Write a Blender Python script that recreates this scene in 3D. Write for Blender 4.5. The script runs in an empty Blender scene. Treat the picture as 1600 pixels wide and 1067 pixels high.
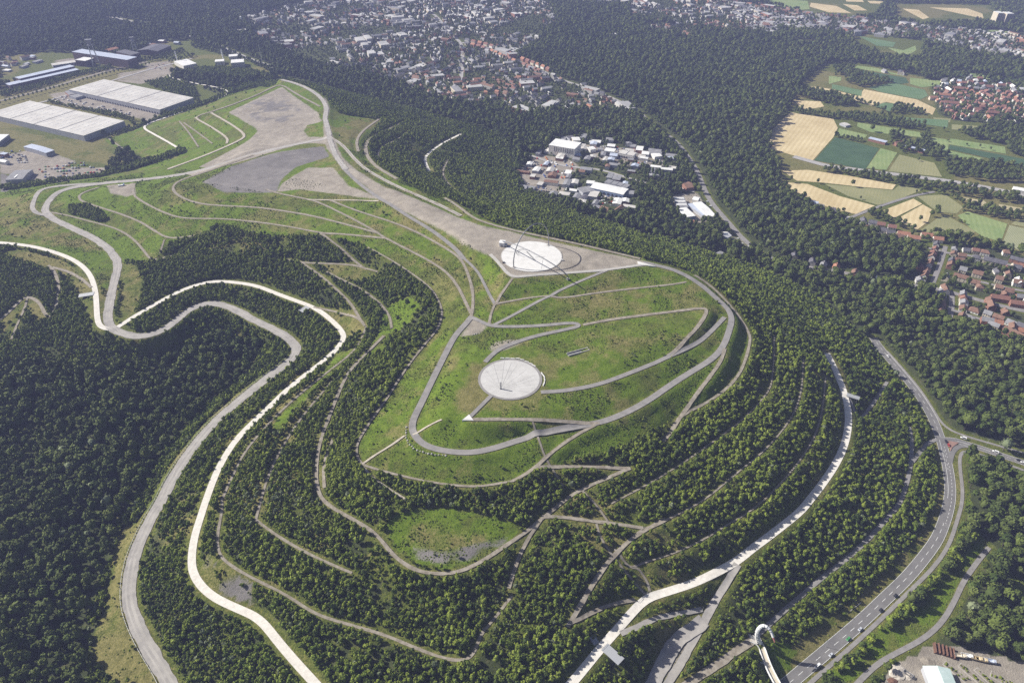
import bpy, math, random
import numpy as np
from mathutils import Vector, Matrix
R = math.radians
rng = np.random.default_rng(7)
random.seed(7)
S = bpy.context.scene
COL = S.collection

# ---------------------------------------------------------------- camera
CAM_H, PITCH, FPX = 522.0, 36.9, 1067.0          # metres above the valley, degrees down, focal length in photo pixels
cam = bpy.data.cameras.new('camera'); camo = bpy.data.objects.new('camera', cam); COL.objects.link(camo)
camo.location = (0, 0, CAM_H); camo.rotation_euler = (R(90-PITCH), 0, 0)
cam.sensor_width = 36.0; cam.lens = 36.0*FPX/1600.0; cam.clip_start = 1.0; cam.clip_end = 40000
S.camera = camo

# ---------------------------------------------------------------- sky, sun, exposure
SUN_EL, SUN_AZ = 36.0, 162.0                     # azimuth counter-clockwise from +X of the direction towards the sun
wd = bpy.data.worlds.new('World'); S.world = wd; wd.use_nodes = True
wn = wd.node_tree.nodes; wl = wd.node_tree.links
for n in list(wn): wn.remove(n)
wo = wn.new('ShaderNodeOutputWorld'); wb = wn.new('ShaderNodeBackground'); ws = wn.new('ShaderNodeTexSky')
ws.sky_type = 'NISHITA'; ws.sun_disc = False; ws.sun_elevation = R(SUN_EL); ws.sun_rotation = R(90-SUN_AZ)
ws.air_density = 1.0; ws.dust_density = 2.5; ws.altitude = 100
wb.inputs['Strength'].default_value = 0.05
wl.new(ws.outputs[0], wb.inputs['Color']); wl.new(wb.outputs[0], wo.inputs['Surface'])
sl = bpy.data.lights.new('sun', 'SUN'); so = bpy.data.objects.new('sun', sl); COL.objects.link(so)
sl.energy = 4.9; sl.angle = R(0.5); sl.color = (1.0, 0.96, 0.88)
sdir = Vector((math.cos(R(SUN_AZ))*math.cos(R(SUN_EL)), math.sin(R(SUN_AZ))*math.cos(R(SUN_EL)), math.sin(R(SUN_EL))))
so.rotation_euler = sdir.to_track_quat('Z', 'Y').to_euler(); so.location = (-600, 300, 900)
S.view_settings.view_transform = 'Standard'; S.view_settings.look = 'None'
S.view_settings.exposure = 0.66; S.view_settings.gamma = 1.0; S.view_settings.use_curve_mapping = False
S.render.engine = 'CYCLES'
S.cycles.use_denoising = False
S.cycles.max_bounces = 5; S.cycles.diffuse_bounces = 2; S.cycles.glossy_bounces = 1
S.cycles.transmission_bounces = 2; S.cycles.volume_bounces = 0; S.cycles.transparent_max_bounces = 4
S.cycles.caustics_reflective = False; S.cycles.caustics_refractive = False
S.cycles.sample_clamp_indirect = 4

HAZE_DENSITY, HAZE_COLOR = 0.000115, (0.50, 0.56, 1.0, 1)

# ---------------------------------------------------------------- photo pixel <-> world
_sp, _cp = math.sin(R(PITCH)), math.cos(R(PITCH))
def ray(px, py):
    a = (np.asarray(px, float)-800)/FPX; b = (533.5-np.asarray(py, float))/FPX
    return np.stack([a, _cp+b*_sp, -_sp+b*_cp], -1)
def unproj(px, py, z):
    d = ray(px, py); t = (np.asarray(z, float)-CAM_H)/d[..., 2]
    return np.stack([d[..., 0]*t, d[..., 1]*t, np.asarray(z, float)+0*t], -1)
def proj(p):
    p = np.asarray(p, float); x, y, z = p[..., 0], p[..., 1], p[..., 2]-CAM_H
    dep = y*_cp - z*_sp; up = y*_sp + z*_cp
    return 800+FPX*x/dep, 533.5-FPX*up/dep, dep

# ---------------------------------------------------------------- object helpers
def link(o):
    COL.objects.link(o); return o
def tag(o, label=None, cat=None, group=None, kind=None):
    for k, v in (('label', label), ('category', cat), ('group', group), ('kind', kind)):
        if v: o[k] = v
    return o
def structure(o): o['kind'] = 'structure'; return o
def mesh_np(name, V, F, mats=None, mi=None, smooth=False):
    """V (n,3); F (m,k) array or list of index lists"""
    me = bpy.data.meshes.new(name)
    V = np.asarray(V, np.float32)
    if isinstance(F, np.ndarray):
        m, k = F.shape; me.vertices.add(len(V)); me.vertices.foreach_set('co', V.ravel())
        me.loops.add(m*k); me.loops.foreach_set('vertex_index', F.astype(np.int32).ravel())
        me.polygons.add(m); me.polygons.foreach_set('loop_start', np.arange(0, m*k, k, dtype=np.int32))
        try: me.polygons.foreach_set('loop_total', np.full(m, k, np.int32))
        except Exception: pass
        me.update(calc_edges=True)
    else:
        me.from_pydata([tuple(v) for v in V], [], [tuple(f) for f in F]); me.update()
    for mt in (mats or []): me.materials.append(mt)
    if mi is not None: me.polygons.foreach_set('material_index', np.asarray(mi, np.int32))
    if smooth: me.polygons.foreach_set('use_smooth', np.ones(len(me.polygons), bool))
    me.validate() if not isinstance(F, np.ndarray) else None
    return me
def obj(name, me, parent=None, loc=None, rz=0):
    o = bpy.data.objects.new(name, me); COL.objects.link(o)
    if parent is not None: o.parent = parent
    if loc is not None: o.location = loc
    if rz: o.rotation_euler = (0, 0, rz)
    return o
def empty(name, loc, rz=0):
    o = bpy.data.objects.new(name, None); COL.objects.link(o); o.location = loc; o.rotation_euler = (0, 0, rz)
    o.empty_display_size = 1; return o
class MB:
    """collects boxes, prisms, tubes; build() links them as one mesh object"""
    def __init__(s): s.v = []; s.f = []; s.m = []
    def add(s, vs, fs, m=0):
        b = len(s.v); s.v += [tuple(v) for v in vs]; s.f += [tuple(i+b for i in f) for f in fs]; s.m += [m]*len(fs); return s
    def box(s, x0, x1, y0, y1, z0, z1, m=0):
        return s.add([(x0,y0,z0),(x1,y0,z0),(x1,y1,z0),(x0,y1,z0),(x0,y0,z1),(x1,y0,z1),(x1,y1,z1),(x0,y1,z1)],
                     [(3,2,1,0),(4,5,6,7),(0,1,5,4),(1,2,6,5),(2,3,7,6),(3,0,4,7)], m)
    def prism(s, pts, z0, z1, m=0):
        n = len(pts); a = sum(pts[i][0]*pts[(i+1)%n][1]-pts[(i+1)%n][0]*pts[i][1] for i in range(n))
        if a < 0: pts = pts[::-1]
        return s.add([(p[0],p[1],z0) for p in pts]+[(p[0],p[1],z1) for p in pts],
                     [tuple(range(n-1,-1,-1)), tuple(range(n,2*n))]+[(i,(i+1)%n,n+(i+1)%n,n+i) for i in range(n)], m)
    def tube(s, pts, r, n=6, m=0, r1=None):
        pts = [Vector(p) for p in pts]; rings = []
        for i, p in enumerate(pts):
            d = (pts[min(i+1,len(pts)-1)]-pts[max(i-1,0)]).normalized()
            a = d.orthogonal().normalized() if i == 0 else (pa - d*pa.dot(d)).normalized()
            pa = a; b = d.cross(a); rr = r if r1 is None else r+(r1-r)*i/max(1,len(pts)-1)
            rings.append([p+(a*math.cos(2*math.pi*k/n)+b*math.sin(2*math.pi*k/n))*rr for k in range(n)])
        vs = [v for q in rings for v in q]
        fs = [(i*n+k, i*n+(k+1)%n, (i+1)*n+(k+1)%n, (i+1)*n+k) for i in range(len(pts)-1) for k in range(n)]
        fs += [tuple(range(n-1,-1,-1)), tuple((len(pts)-1)*n+k for k in range(n))]
        return s.add(vs, fs, m)
    def build(s, name, mats, parent=None, loc=None, rz=0):
        mats = mats if isinstance(mats, (list, tuple)) else [mats]
        return obj(name, mesh_np(name, s.v, s.f, mats, s.m), parent, loc, rz)

# ---------------------------------------------------------------- material helpers
def mat(name, color, rough=0.85, var=0.0, scale=0.2, c2=None, detail=4, bump=0.0, metal=0.0, spec=0.3, wave=None, coord='Object', rand=0.0):
    """principled material; colour broken up by world-size noise between color and c2"""
    m = bpy.data.materials.new(name); m.use_nodes = True
    nt = m.node_tree; N, L = nt.nodes, nt.links
    bs = N['Principled BSDF']; bs.inputs['Roughness'].default_value = rough; bs.inputs['Metallic'].default_value = metal
    bs.inputs['Specular IOR Level'].default_value = spec
    col = (*color, 1)
    if c2 is None and var == 0 and rand == 0:
        bs.inputs['Base Color'].default_value = col; return m
    if c2 is None: c2 = tuple(min(1, c*(1+var)) for c in color); color = tuple(c*(1-var) for c in color)
    tc = N.new('ShaderNodeNewGeometry')
    nz = N.new('ShaderNodeTexNoise'); nz.inputs['Scale'].default_value = scale; nz.inputs['Detail'].default_value = detail; nz.inputs['Roughness'].default_value = 0.65
    L.new(tc.outputs['Position'], nz.inputs['Vector'])
    cr = N.new('ShaderNodeValToRGB'); cr.color_ramp.elements[0].position = 0.33; cr.color_ramp.elements[1].position = 0.67
    cr.color_ramp.elements[0].color = (*color, 1); cr.color_ramp.elements[1].color = (*c2, 1)
    L.new(nz.outputs['Fac'], cr.inputs['Fac']); out = cr.outputs['Color']
    if wave:
        ang, ws_, amt, wc = wave
        mp = N.new('ShaderNodeMapping'); mp.inputs['Rotation'].default_value = (0, 0, ang); L.new(tc.outputs['Position'], mp.inputs['Vector'])
        wv = N.new('ShaderNodeTexWave'); wv.inputs['Scale'].default_value = ws_; wv.inputs['Distortion'].default_value = 1.2; wv.inputs['Detail'].default_value = 2
        wv.inputs['Detail Scale'].default_value = 0.5
        L.new(mp.outputs['Vector'], wv.inputs['Vector'])
        mu = N.new('ShaderNodeMath'); mu.operation = 'MULTIPLY'; mu.inputs[1].default_value = amt; L.new(wv.outputs['Fac'], mu.inputs[0])
        mx = N.new('ShaderNodeMix'); mx.data_type = 'RGBA'; L.new(mu.outputs[0], mx.inputs['Factor']); L.new(out, mx.inputs['A']); mx.inputs['B'].default_value = (*wc, 1); out = mx.outputs['Result']
    if rand:
        oi = N.new('ShaderNodeObjectInfo'); hs = N.new('ShaderNodeHueSaturation')
        mr = N.new('ShaderNodeMapRange'); mr.inputs['To Min'].default_value = 1-rand; mr.inputs['To Max'].default_value = 1+rand
        L.new(oi.outputs['Random'], mr.inputs['Value']); L.new(mr.outputs['Result'], hs.inputs['Value']); L.new(out, hs.inputs['Color'])
        m2 = N.new('ShaderNodeMath'); m2.operation = 'MULTIPLY'; m2.inputs[1].default_value = 7.31; L.new(oi.outputs['Random'], m2.inputs[0])
        m3 = N.new('ShaderNodeMath'); m3.operation = 'FRACT'; L.new(m2.outputs[0], m3.inputs[0])
        mr2 = N.new('ShaderNodeMapRange'); mr2.inputs['To Min'].default_value = 0.5-rand*0.06; mr2.inputs['To Max'].default_value = 0.5+rand*0.05
        L.new(m3.outputs[0], mr2.inputs['Value']); L.new(mr2.outputs['Result'], hs.inputs['Hue']); out = hs.outputs['Color']
    L.new(out, bs.inputs['Base Color'])
    if bump:
        bp = N.new('ShaderNodeBump'); bp.inputs['Strength'].default_value = 1.0; bp.inputs['Distance'].default_value = bump
        L.new(nz.outputs['Fac'], bp.inputs['Height']); L.new(bp.outputs['Normal'], bs.inputs['Normal'])
    return m
# ---------------------------------------------------------------- traced lines: "x,y[,z] ..." in photo pixels, z in metres above the valley
def parse(s):
    pts = [tuple(float(c) for c in w.split(',')) for w in s.split()]
    xy = np.array([p[:2] for p in pts]); zk = [(i, p[2]) for i, p in enumerate(pts) if len(p) > 2]
    if not zk: return xy, None
    d = np.r_[0, np.cumsum(np.hypot(*np.diff(xy, axis=0).T))]
    return xy, np.interp(d, [d[i] for i, _ in zk], [z for _, z in zk])
# (name, material key, width in m, points)
ROADS = [
 ('promenade','pale',6.5,"-60,376,30 0,379 45,384 75,391 107,402 127,414 140,428 146,442 150,460 151,480 152,500 157,511 170,515 185,511 207,496 225,486 250,471 287,452 325,440 357,440 400,446 432,459 465,471 487,479 505,490 522,504 535,518 538,530 525,547 505,565 482,582 447,610 425,632 400,655 370,685 350,715 335,745 320,787 316,800 304,837 299,870 301,895 315,917 337,935 370,950 400,963 415,977 437,1005 460,1032 492,1067 540,1120 620,1160,30"),
 ('promenade','pale',7,"800,1170,30 894,1067 932,1020 946,1004 968,979 990,954 1004,940 1020,931 1050,922 1087,910 1125,891 1155,874 1175,857 1200,839 1250,800 1262,785 1282,760 1305,727 1320,695 1326,665 1325,637 1320,615 1311,592 1302,571 1292,552,30"),
 ('promenade','pale',5,"720,210,30 695,222 675,235 665,245 664,250 665,255 670,267 676,274,30"),
 ('haul_road','gravel',11,"515,216,70 470,224,63 400,240,55 350,256,47 295,272,40 225,281,36 175,285,34 125,291,32 97,297 82,307,31 72,320 70,332,30.5 87,345 112,356,30 142,370 165,385,30 180,400 185,415,29.5 180,435 174,460,29 169,485 168,505,28.8 180,518 205,525,28.5 225,526 255,517,27 280,497 300,481,26 322,474 345,475,25 370,485 400,502,24 430,516 452,528,23 465,544,22 460,557 440,575,21 415,592 375,625,19 337,657 300,700,16 270,745 250,787 240,802,13 222,837 207,875 201,912,10 202,945 215,980,9 232,1012 250,1040 264,1067,7 285,1105,6"),
 ('track','gravel',7,"160,287,33 120,288 82,292 62,297,31.5 54,310 49,327 60,335 72,336,30.5"),
 ('terrace_path','dirt',3.2,"80,332,31 107,337 140,346 175,355,34 197,365 215,380 227,395 236,407,38 252,404,39 275,398,40"),
 ('terrace_path','dirt',3.6,"155,293,37 132,300 122,307,39 127,315 155,324 190,335 220,347,45 240,360 260,372,49 282,372,50 312,367,53"),
 ('trail','dirt',2.2,"257,374,49 250,396,42"),
 ('terrace_path','dirt',3.6,"210,287,47 207,305,50 225,317 250,330 280,341,57 312,342 350,342,62 400,347,66 437,352 475,359 500,364,72 550,367 607,374,80"),
 ('terrace_path','dirt',4.0,"395,243,66 325,268,64 283,281,63 270,290,62.5 271,300 285,310,64 312,319 350,322,68 400,324,71 437,329 487,337,76 537,350 575,360 592,364,82"),
 ('terrace_path','dirt',3.6,"415,296,73 432,302,74 482,312,78 500,317 537,335,79.5 575,355 607,375,81 637,390 675,410,82 700,427 717,450,83 727,472 736,490,84"),
 ('terrace_path','pale_dirt',2.9,"482,312,78 515,313,80 555,313,84 592,315,88"),
 ('terrace_path','dirt',3.6,"515,313,80 550,327 580,337,84 612,347 650,362,86 682,380 707,395,86.5 722,407 732,430,86 739,455 739,480 736,495,84"),
 ('ridge_road','asphalt_old',6,"535,262,82 560,287,86 592,310,90 612,321,91 640,340,91.3 670,357 695,375,90 715,392 725,405,87"),
 ('terrace_path','asphalt_old',3.6,"722,402,87 732,410,87 747,425 757,445 767,465 773,476,88"),
 ('terrace_path','dirt',2.9,"773,476,88 800,470,89.5 850,462,91 875,467,92 930,458 1000,450,93 1050,445 1072,441,93.5"),
 ('terrace_path','dirt',2.9,"773,476,88 767,490 764,508,85"),
 ('ramp_path','asphalt_old',3.8,"766,510,85 785,502,86 850,466,92.5 900,442,96.5 948,423,99.3"),
 ('plaza_edge_path','concrete',4.5,"766,398,99.5 778,410 790,425 800,434,99.5 830,431 870,428 910,425 948,422 990,416,99.3 1012,413,99"),
 ('plaza_edge_path','dirt',3,"773,476,89 785,457,93 800,436,99"),
 ('hill_road','asphalt_old',6.5,"1005,411,99 1025,415,98 1050,421 1075,432,95 1100,449 1120,467,88 1137,482 1144,497,84 1140,515 1130,543,82 1112,562 1082,580,80.5 1050,600 1012,627 975,647,78.5 937,661 900,669 850,677,77 800,691 775,700 737,708,75.5 700,706 670,699 652,688,75 642,670 647,652,76 660,627 675,595 690,565,80 705,535 714,521 727,507 737,495,84"),
 ('hill_path','asphalt_old',5,"737,496,84 752,503 765,510,85 800,511 850,509,87 895,504 911,509,88 875,517 837,525,88 800,537,88 775,548,88 758,566,88"),
 ('mound_path','dirt',4,"911,508,88 950,500,89 1012,492 1062,486 1100,481 1105,485,90.5 1100,497 1087,515 1075,526,90 1057,547 1030,565,87"),
 ('hill_path','asphalt_old',5,"845,613,88 870,612 895,609,87.5 937,601 987,582 1037,562,86 1075,545 1100,530 1132,496,84.5"),
 ('disc_path','asphalt_old',4,"769,617,88 752,634 735,651,88"),
 ('hill_path','dirt',4,"735,656,88 800,655,87 875,657,83.5 937,661,79"),
 ('terrace_path','dirt',3.6,"1132,545,82 1128,562,81 1112,585 1095,607,76 1075,635 1062,653,68 1045,680,64 1035,692,62"),
 ('terrace_path','dirt',3.2,"930,664,79 900,680 875,697,75 850,717 835,732,69 815,745 800,752,66"),
 ('terrace_path','dirt',2.2,"800,752,66 750,761,65 712,759 675,754 637,746 600,737 575,729 565,726,65 557,712 557,695,66 570,672 587,647,68 607,620 625,590,71 650,555 675,525,75 684,515 692,492,77 687,472 675,452,77 650,432,76 612,407,74 575,387"),
 ('trail','pale_dirt',2,"565,726,65 580,715 610,697 632,681,74"),
 ('trail','pale_dirt',1.8,"645,680,75 665,668 690,655,86"),
 ('trail','pale_dirt',2,"568,730,65 577,742 600,760 633,780,58"),
 ('terrace_path','dirt',3.2,"837,731,69 887,729,67 937,730 985,732,64"),
 ('terrace_path','dirt',3.2,"985,732,64 955,745 907,765,59 882,782,57 860,800 847,810,54 825,829 800,846,52 750,880 712,896,50 675,897 650,892,50 625,877 607,860 595,842 575,825,51 550,811 530,800 507,785 497,770,51 494,745 496,715,53 500,690 515,650 530,612 540,590,60 550,575 575,550,63 600,525,65"),
 ('track','dirt',3,"507,762,53 505,737 510,710 520,687,56"),
 ('terrace_path','dirt',2.9,"847,810,54 820,850,50 805,885,47 795,920,43"),
 ('terrace_path','dirt',3.2,"847,808,54 880,808 920,814,52 962,819 1005,825,50"),
 ('terrace_path','dirt',3.6,"1040,812,51 1020,822,50 1000,832,49 975,852 955,872,46 940,892 925,915 910,940,41 897,962 887,980,38"),
 ('terrace_path','dirt',3.2,"890,974,38 900,972,37 925,957 955,944 992,937,31"),
 ('trail','dirt',2,"907,765,59 930,787 950,815,52"),
 ('trail','dirt',2,"932,818,52 936,837 955,866,46 980,897 1000,920 1008,928,31"),
 ('trail','dirt',2,"960,858,46 985,890 995,886 1012,907 1015,924,31"),
 ('trail','dirt',1.8,"831,655,86 840,680 851,715,72 880,760,60"),
 ('terrace_path','dirt',2.3,"347,780,41 347,800 339,837 342,867 362,885,40 400,906 450,930 492,960,38 550,977 600,991 637,1007 687,1027,37 725,1034 742,1022 750,990,40 770,970 800,930,43"),
 ('terrace_path','dirt',2.3,"347,780,41 365,740 385,700 440,640 500,590,46 560,545 572,510"),
 ('terrace_path','dirt',2.2,"400,812,46 425,832 475,862 525,885 550,895,46"),
 ('terrace_path','dirt',2.2,"400,812,46 408,780 420,740 445,690 480,640 520,595,52"),
 ('terrace_path','dirt',3.2,"445,405,50 470,410,52 500,412,54 540,413 571,419,58 590,425"),
 ('terrace_path','dirt',3.2,"472,411,52 500,430 520,447 545,470 560,492,44 570,510,40"),
 ('terrace_path','dirt',3.2,"500,365,71 530,385,66 550,405,61 573,422,57"),
 ('terrace_path','dirt',3.2,"490,480,30 520,486,32 545,493,35 568,505,40"),
 ('trail','dirt',3,"510,425,53 540,440 570,455,52 595,475 610,495,50 612,515,48"),
 ('ledge_track','dirt',1.5,"1210,525,62 1208,590,60 1200,615 1162,655,59 1112,692 1062,727,58 1012,757 955,787,57"),
 ('ledge_track','dirt',1.5,"1255,560,54 1253,610,53 1240,650 1200,700,52 1150,740 1097,785,51 1040,813,51"),
 ('ledge_track','dirt',1.5,"1290,590,42 1284,655,42 1262,705 1212,765,42 1172,800 1132,822,41 1095,846 1045,868,41 985,885,41"),
 ('terrace_path','dirt',2.9,"1058,656,67 1075,645,68 1112,625 1145,600,70 1163,570 1172,535,73 1172,522 1150,487,79 1112,447,86 1085,430,92"),
 ('forest_path','asphalt_old',4,"1420,667,8 1425,690,8 1424,715 1420,745 1407,785,9 1395,800 1362,837,9 1325,872 1287,900 1250,932,9 1205,972,10 1180,995,12"),
 ('forest_path','asphalt_old',3.5,"1386,597,10 1360,637,12 1341,660,16 1333,640,22 1325,622,28"),
 ('forest_path','asphalt_old',4,"1425,722,8 1437,707,5 1449,692,1 1463,687,0.5"),
 ('service_road','gravel',6,"1152,882,29 1135,912,25 1112,947,20 1101,970,18.5 1089,991,16.5 1070,1025,13.5 1044,1067,10.5 1020,1105,9"),
 ('service_road','gravel',11,"1100,970,18.5 1082,985,17.5 1060,996,16 1050,1010,14.5 1036,1037,12.5 1021,1067,11 1000,1105,10"),
 ('forest_path','gravel',4.5,"1097,952,20 1060,959,23 1025,965,26 992,982,29 970,990,29.8"),
 ('forest_path','dirt',6,"1180,998,12 1150,1017,12 1120,1040,12 1082,1063,11 1050,1085,10"),
 ('valley_path','dirt',4,"0,500 18,485 38,462 60,470 70,490 75,497 85,490 92,460 92,440 82,420 75,415"),
 ('valley_path','dirt',4,"82,418 105,424 125,434 143,450"),
 ('valley_path','dirt',3,"18,530 28,505 40,480 43,465"),
 ('north_road','gravel',9,"440,125,56 470,133,58 495,147,62 507,160 511,172,66 507,184 512,200,70 517,225 525,245,78 540,265,83"),
 ('north_road','dirt',6,"515,215,71 535,226 550,245,77 572,266 610,287,86 650,305,92 690,322,95 720,338"),
 ('north_path','dirt',5,"307,182,38 350,169,48 400,150,52 425,137 440,132,56 462,147 500,167,64"),
 ('north_path','pale',5,"285,236,22 262,222 240,210,10 222,200,5 235,192,5 257,185,6 300,170,8 332,159,8 362,145,8 340,137,8 300,130,6 267,122,4 263,118,3"),
 ('north_path','pale_dirt',5,"330,177,42 362,195,47 385,212,50 375,220,48 325,242,42 262,265,34"),
 ('north_path','pale_dirt',4.5,"305,185,33 332,200,37 357,217,41 354,225,41"),
 ('trail','dirt',3,"280,190,22 295,207,26 310,230,33"),
 ('trail','dirt',3,"287,192,24 312,210,30 332,225,37"),
 ('trail','dirt',3,"170,217,1 195,235,4 227,252,10"),
 ('north_path','dirt',5,"592,187,48 570,202,58 559,215 557,227,68 560,237,71"),
 ('terrace_path','dirt',3,"640,205,40 622,218 600,228,52 590,238 592,250,60"),
 ('terrace_path','dirt',3,"700,250,33 690,270 700,290,36 730,310 770,325,40"),
 ('north_path','dirt',6,"630,191,38 605,204,48 580,215,57 571,227,62 572,242,67 585,260,76 620,280,86"),
 ('crest_path','dirt',4,"695,310,92 715,322 737,340,97 762,350,98 800,360,99 850,371 900,381,99 950,393 1000,405,98.5"),
 ('main_road','asphalt',9.8,"1364,528 1372,540 1390,562 1410,585 1432,612 1450,640 1460,660 1468,681 1476,709 1482,736 1485,764 1483,787 1477,810 1465,842 1442,873 1415,905 1387,931 1350,967 1312,1000 1275,1031 1232,1067 1190,1105"),
 ('cycle_path','asphalt_old',3,"1386,549 1396,560 1418,585 1441,613 1459,642 1470,660 1483,672 1510,682 1545,692 1600,708"),
 ('cycle_path','asphalt_old',3.2,"1600,735 1565,722 1540,713 1518,706 1504,705 1499,713 1500,735 1504,764 1503,787 1497,808 1484,850 1461,884 1430,915 1400,944 1365,978 1328,1012 1290,1045 1258,1074"),
 ('side_road','asphalt',8.5,"1472,688 1490,687 1511,694 1538,702 1566,712 1600,723 1650,740"),
 ('side_road','asphalt',5,"1484,722 1487,707 1494,699 1504,696 1515,697"),
 ('park_path','asphalt_old',4,"1545,855 1525,880 1505,908 1490,942 1470,975 1440,1000 1400,1020 1370,1037 1342,1064 1325,1085"),
 ('country_road','asphalt_old',9,"975,162 1000,175 1010,187 1025,200 1045,212 1062,227 1075,245 1090,268 1100,295 1110,315 1125,333 1140,350 1157,370 1180,390 1200,403 1225,408 1250,416 1325,427 1375,438 1425,446 1455,450 1487,457 1525,468 1575,481 1620,490"),
 ('village_street','asphalt_old',7,"1477,385 1470,410 1460,435 1455,448"),
 ('village_street','asphalt_old',7,"1487,457 1487,485 1482,500"),
 ('village_street','asphalt_old',6,"1480,482 1520,495 1560,508 1600,525"),
 ('village_street','asphalt_old',6,"1477,395 1520,400 1570,412 1600,420"),
 ('village_street','asphalt_old',6,"1492,430 1530,440 1570,450 1600,455"),
 ('lane','asphalt_old',6,"1325,342 1362,327 1400,314 1432,305 1460,300"),
 ('lane','asphalt_old',6,"1300,328 1330,342 1370,362 1420,382 1470,392"),
 ('highway','asphalt_pale',15,"1240,245 1275,255 1295,260 1350,267 1425,276 1475,282 1525,290 1600,305"),
 ('highway','asphalt_pale',14,"140,20 225,38 275,50 325,65 400,97 430,106"),
 ('town_street','asphalt_pale',10,"660,8 667,15 687,30 705,57 722,67 723,95 720,127"),
 ('town_street','asphalt_pale',10,"722,67 762,75 800,93 850,112 875,125 925,140 975,162"),
 ('town_street','asphalt_pale',7,"400,85 455,100 520,120"),
 ('industrial_road','asphalt_pale',8,"0,175 60,162 110,148 170,128 230,110 270,100 300,92"),
 ('industrial_road','dirt',12,"0,158 60,143 120,125 180,108 230,97"),
 ('industrial_road','asphalt_pale',7,"820,240 870,258 900,262 940,265 1000,285 1050,290 1085,300"),
]
# spot lines that only shape the ground
SHAPE = [
 "545,265,85 600,290,91 660,320,96 740,365,99 800,385,100", "620,283,88 700,318,94 760,348,98 850,370,99 950,392,99 1020,412,98",
 "600,306,91 615,320,92 690,358,96 740,388,99 770,402,100 785,425,99.5 800,434,99.5",
 "560,240,73 530,190,63 515,170,64", "440,137,57 357,175,52 400,203,56 470,200,64 495,180,64", "400,232,58 330,265,52",
 "318,287,71 360,262,70 430,240,71 500,229,73 512,245,75", "318,290,72 350,300,72 432,300,73", "450,270,75 520,260,79 440,287,75",
 "170,290,46 165,298,46 172,305,47 200,308,48", "960,545,91.5 930,535,91 985,550,91 900,560,88.5", "1000,525,91 1050,510,91",
 "700,640,88 703,612,88 720,582,88 735,560,88 760,550,88", "730,590,88 745,615,88 720,645,88", "850,640,87.5 800,645,88 900,632,86",
 "600,815,55 680,790,57 740,800,57 800,815,55", "620,850,51.5 700,885,51 760,868,52",
 "830,400,100.5 790,405,100 830,420,100 875,405,100 830,385,100 900,405,100 950,405,99.5",
 "1150,560,76 1120,600,73", "960,690,70 900,715,69",
]
TOE = "1225,1050 1300,992 1370,922 1425,868 1460,806 1468,760 1464,700 1440,645 1400,592 1350,530 1290,475 1230,440 1150,407 1050,378 960,353 880,328 820,292 800,245 770,205 700,188 640,170 580,155 520,140 470,126 440,119 380,135 330,152 230,195 170,212 230,250 200,266 150,276 60,288 0,300 -150,320 -350,350 -350,520 -60,560 60,575 140,580 220,570 300,545 360,530 410,545 395,580 330,632 262,700 205,785 165,880 140,960 140,1067 180,1200 500,1500 900,1500 1200,1100"
FOREST = None
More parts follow.
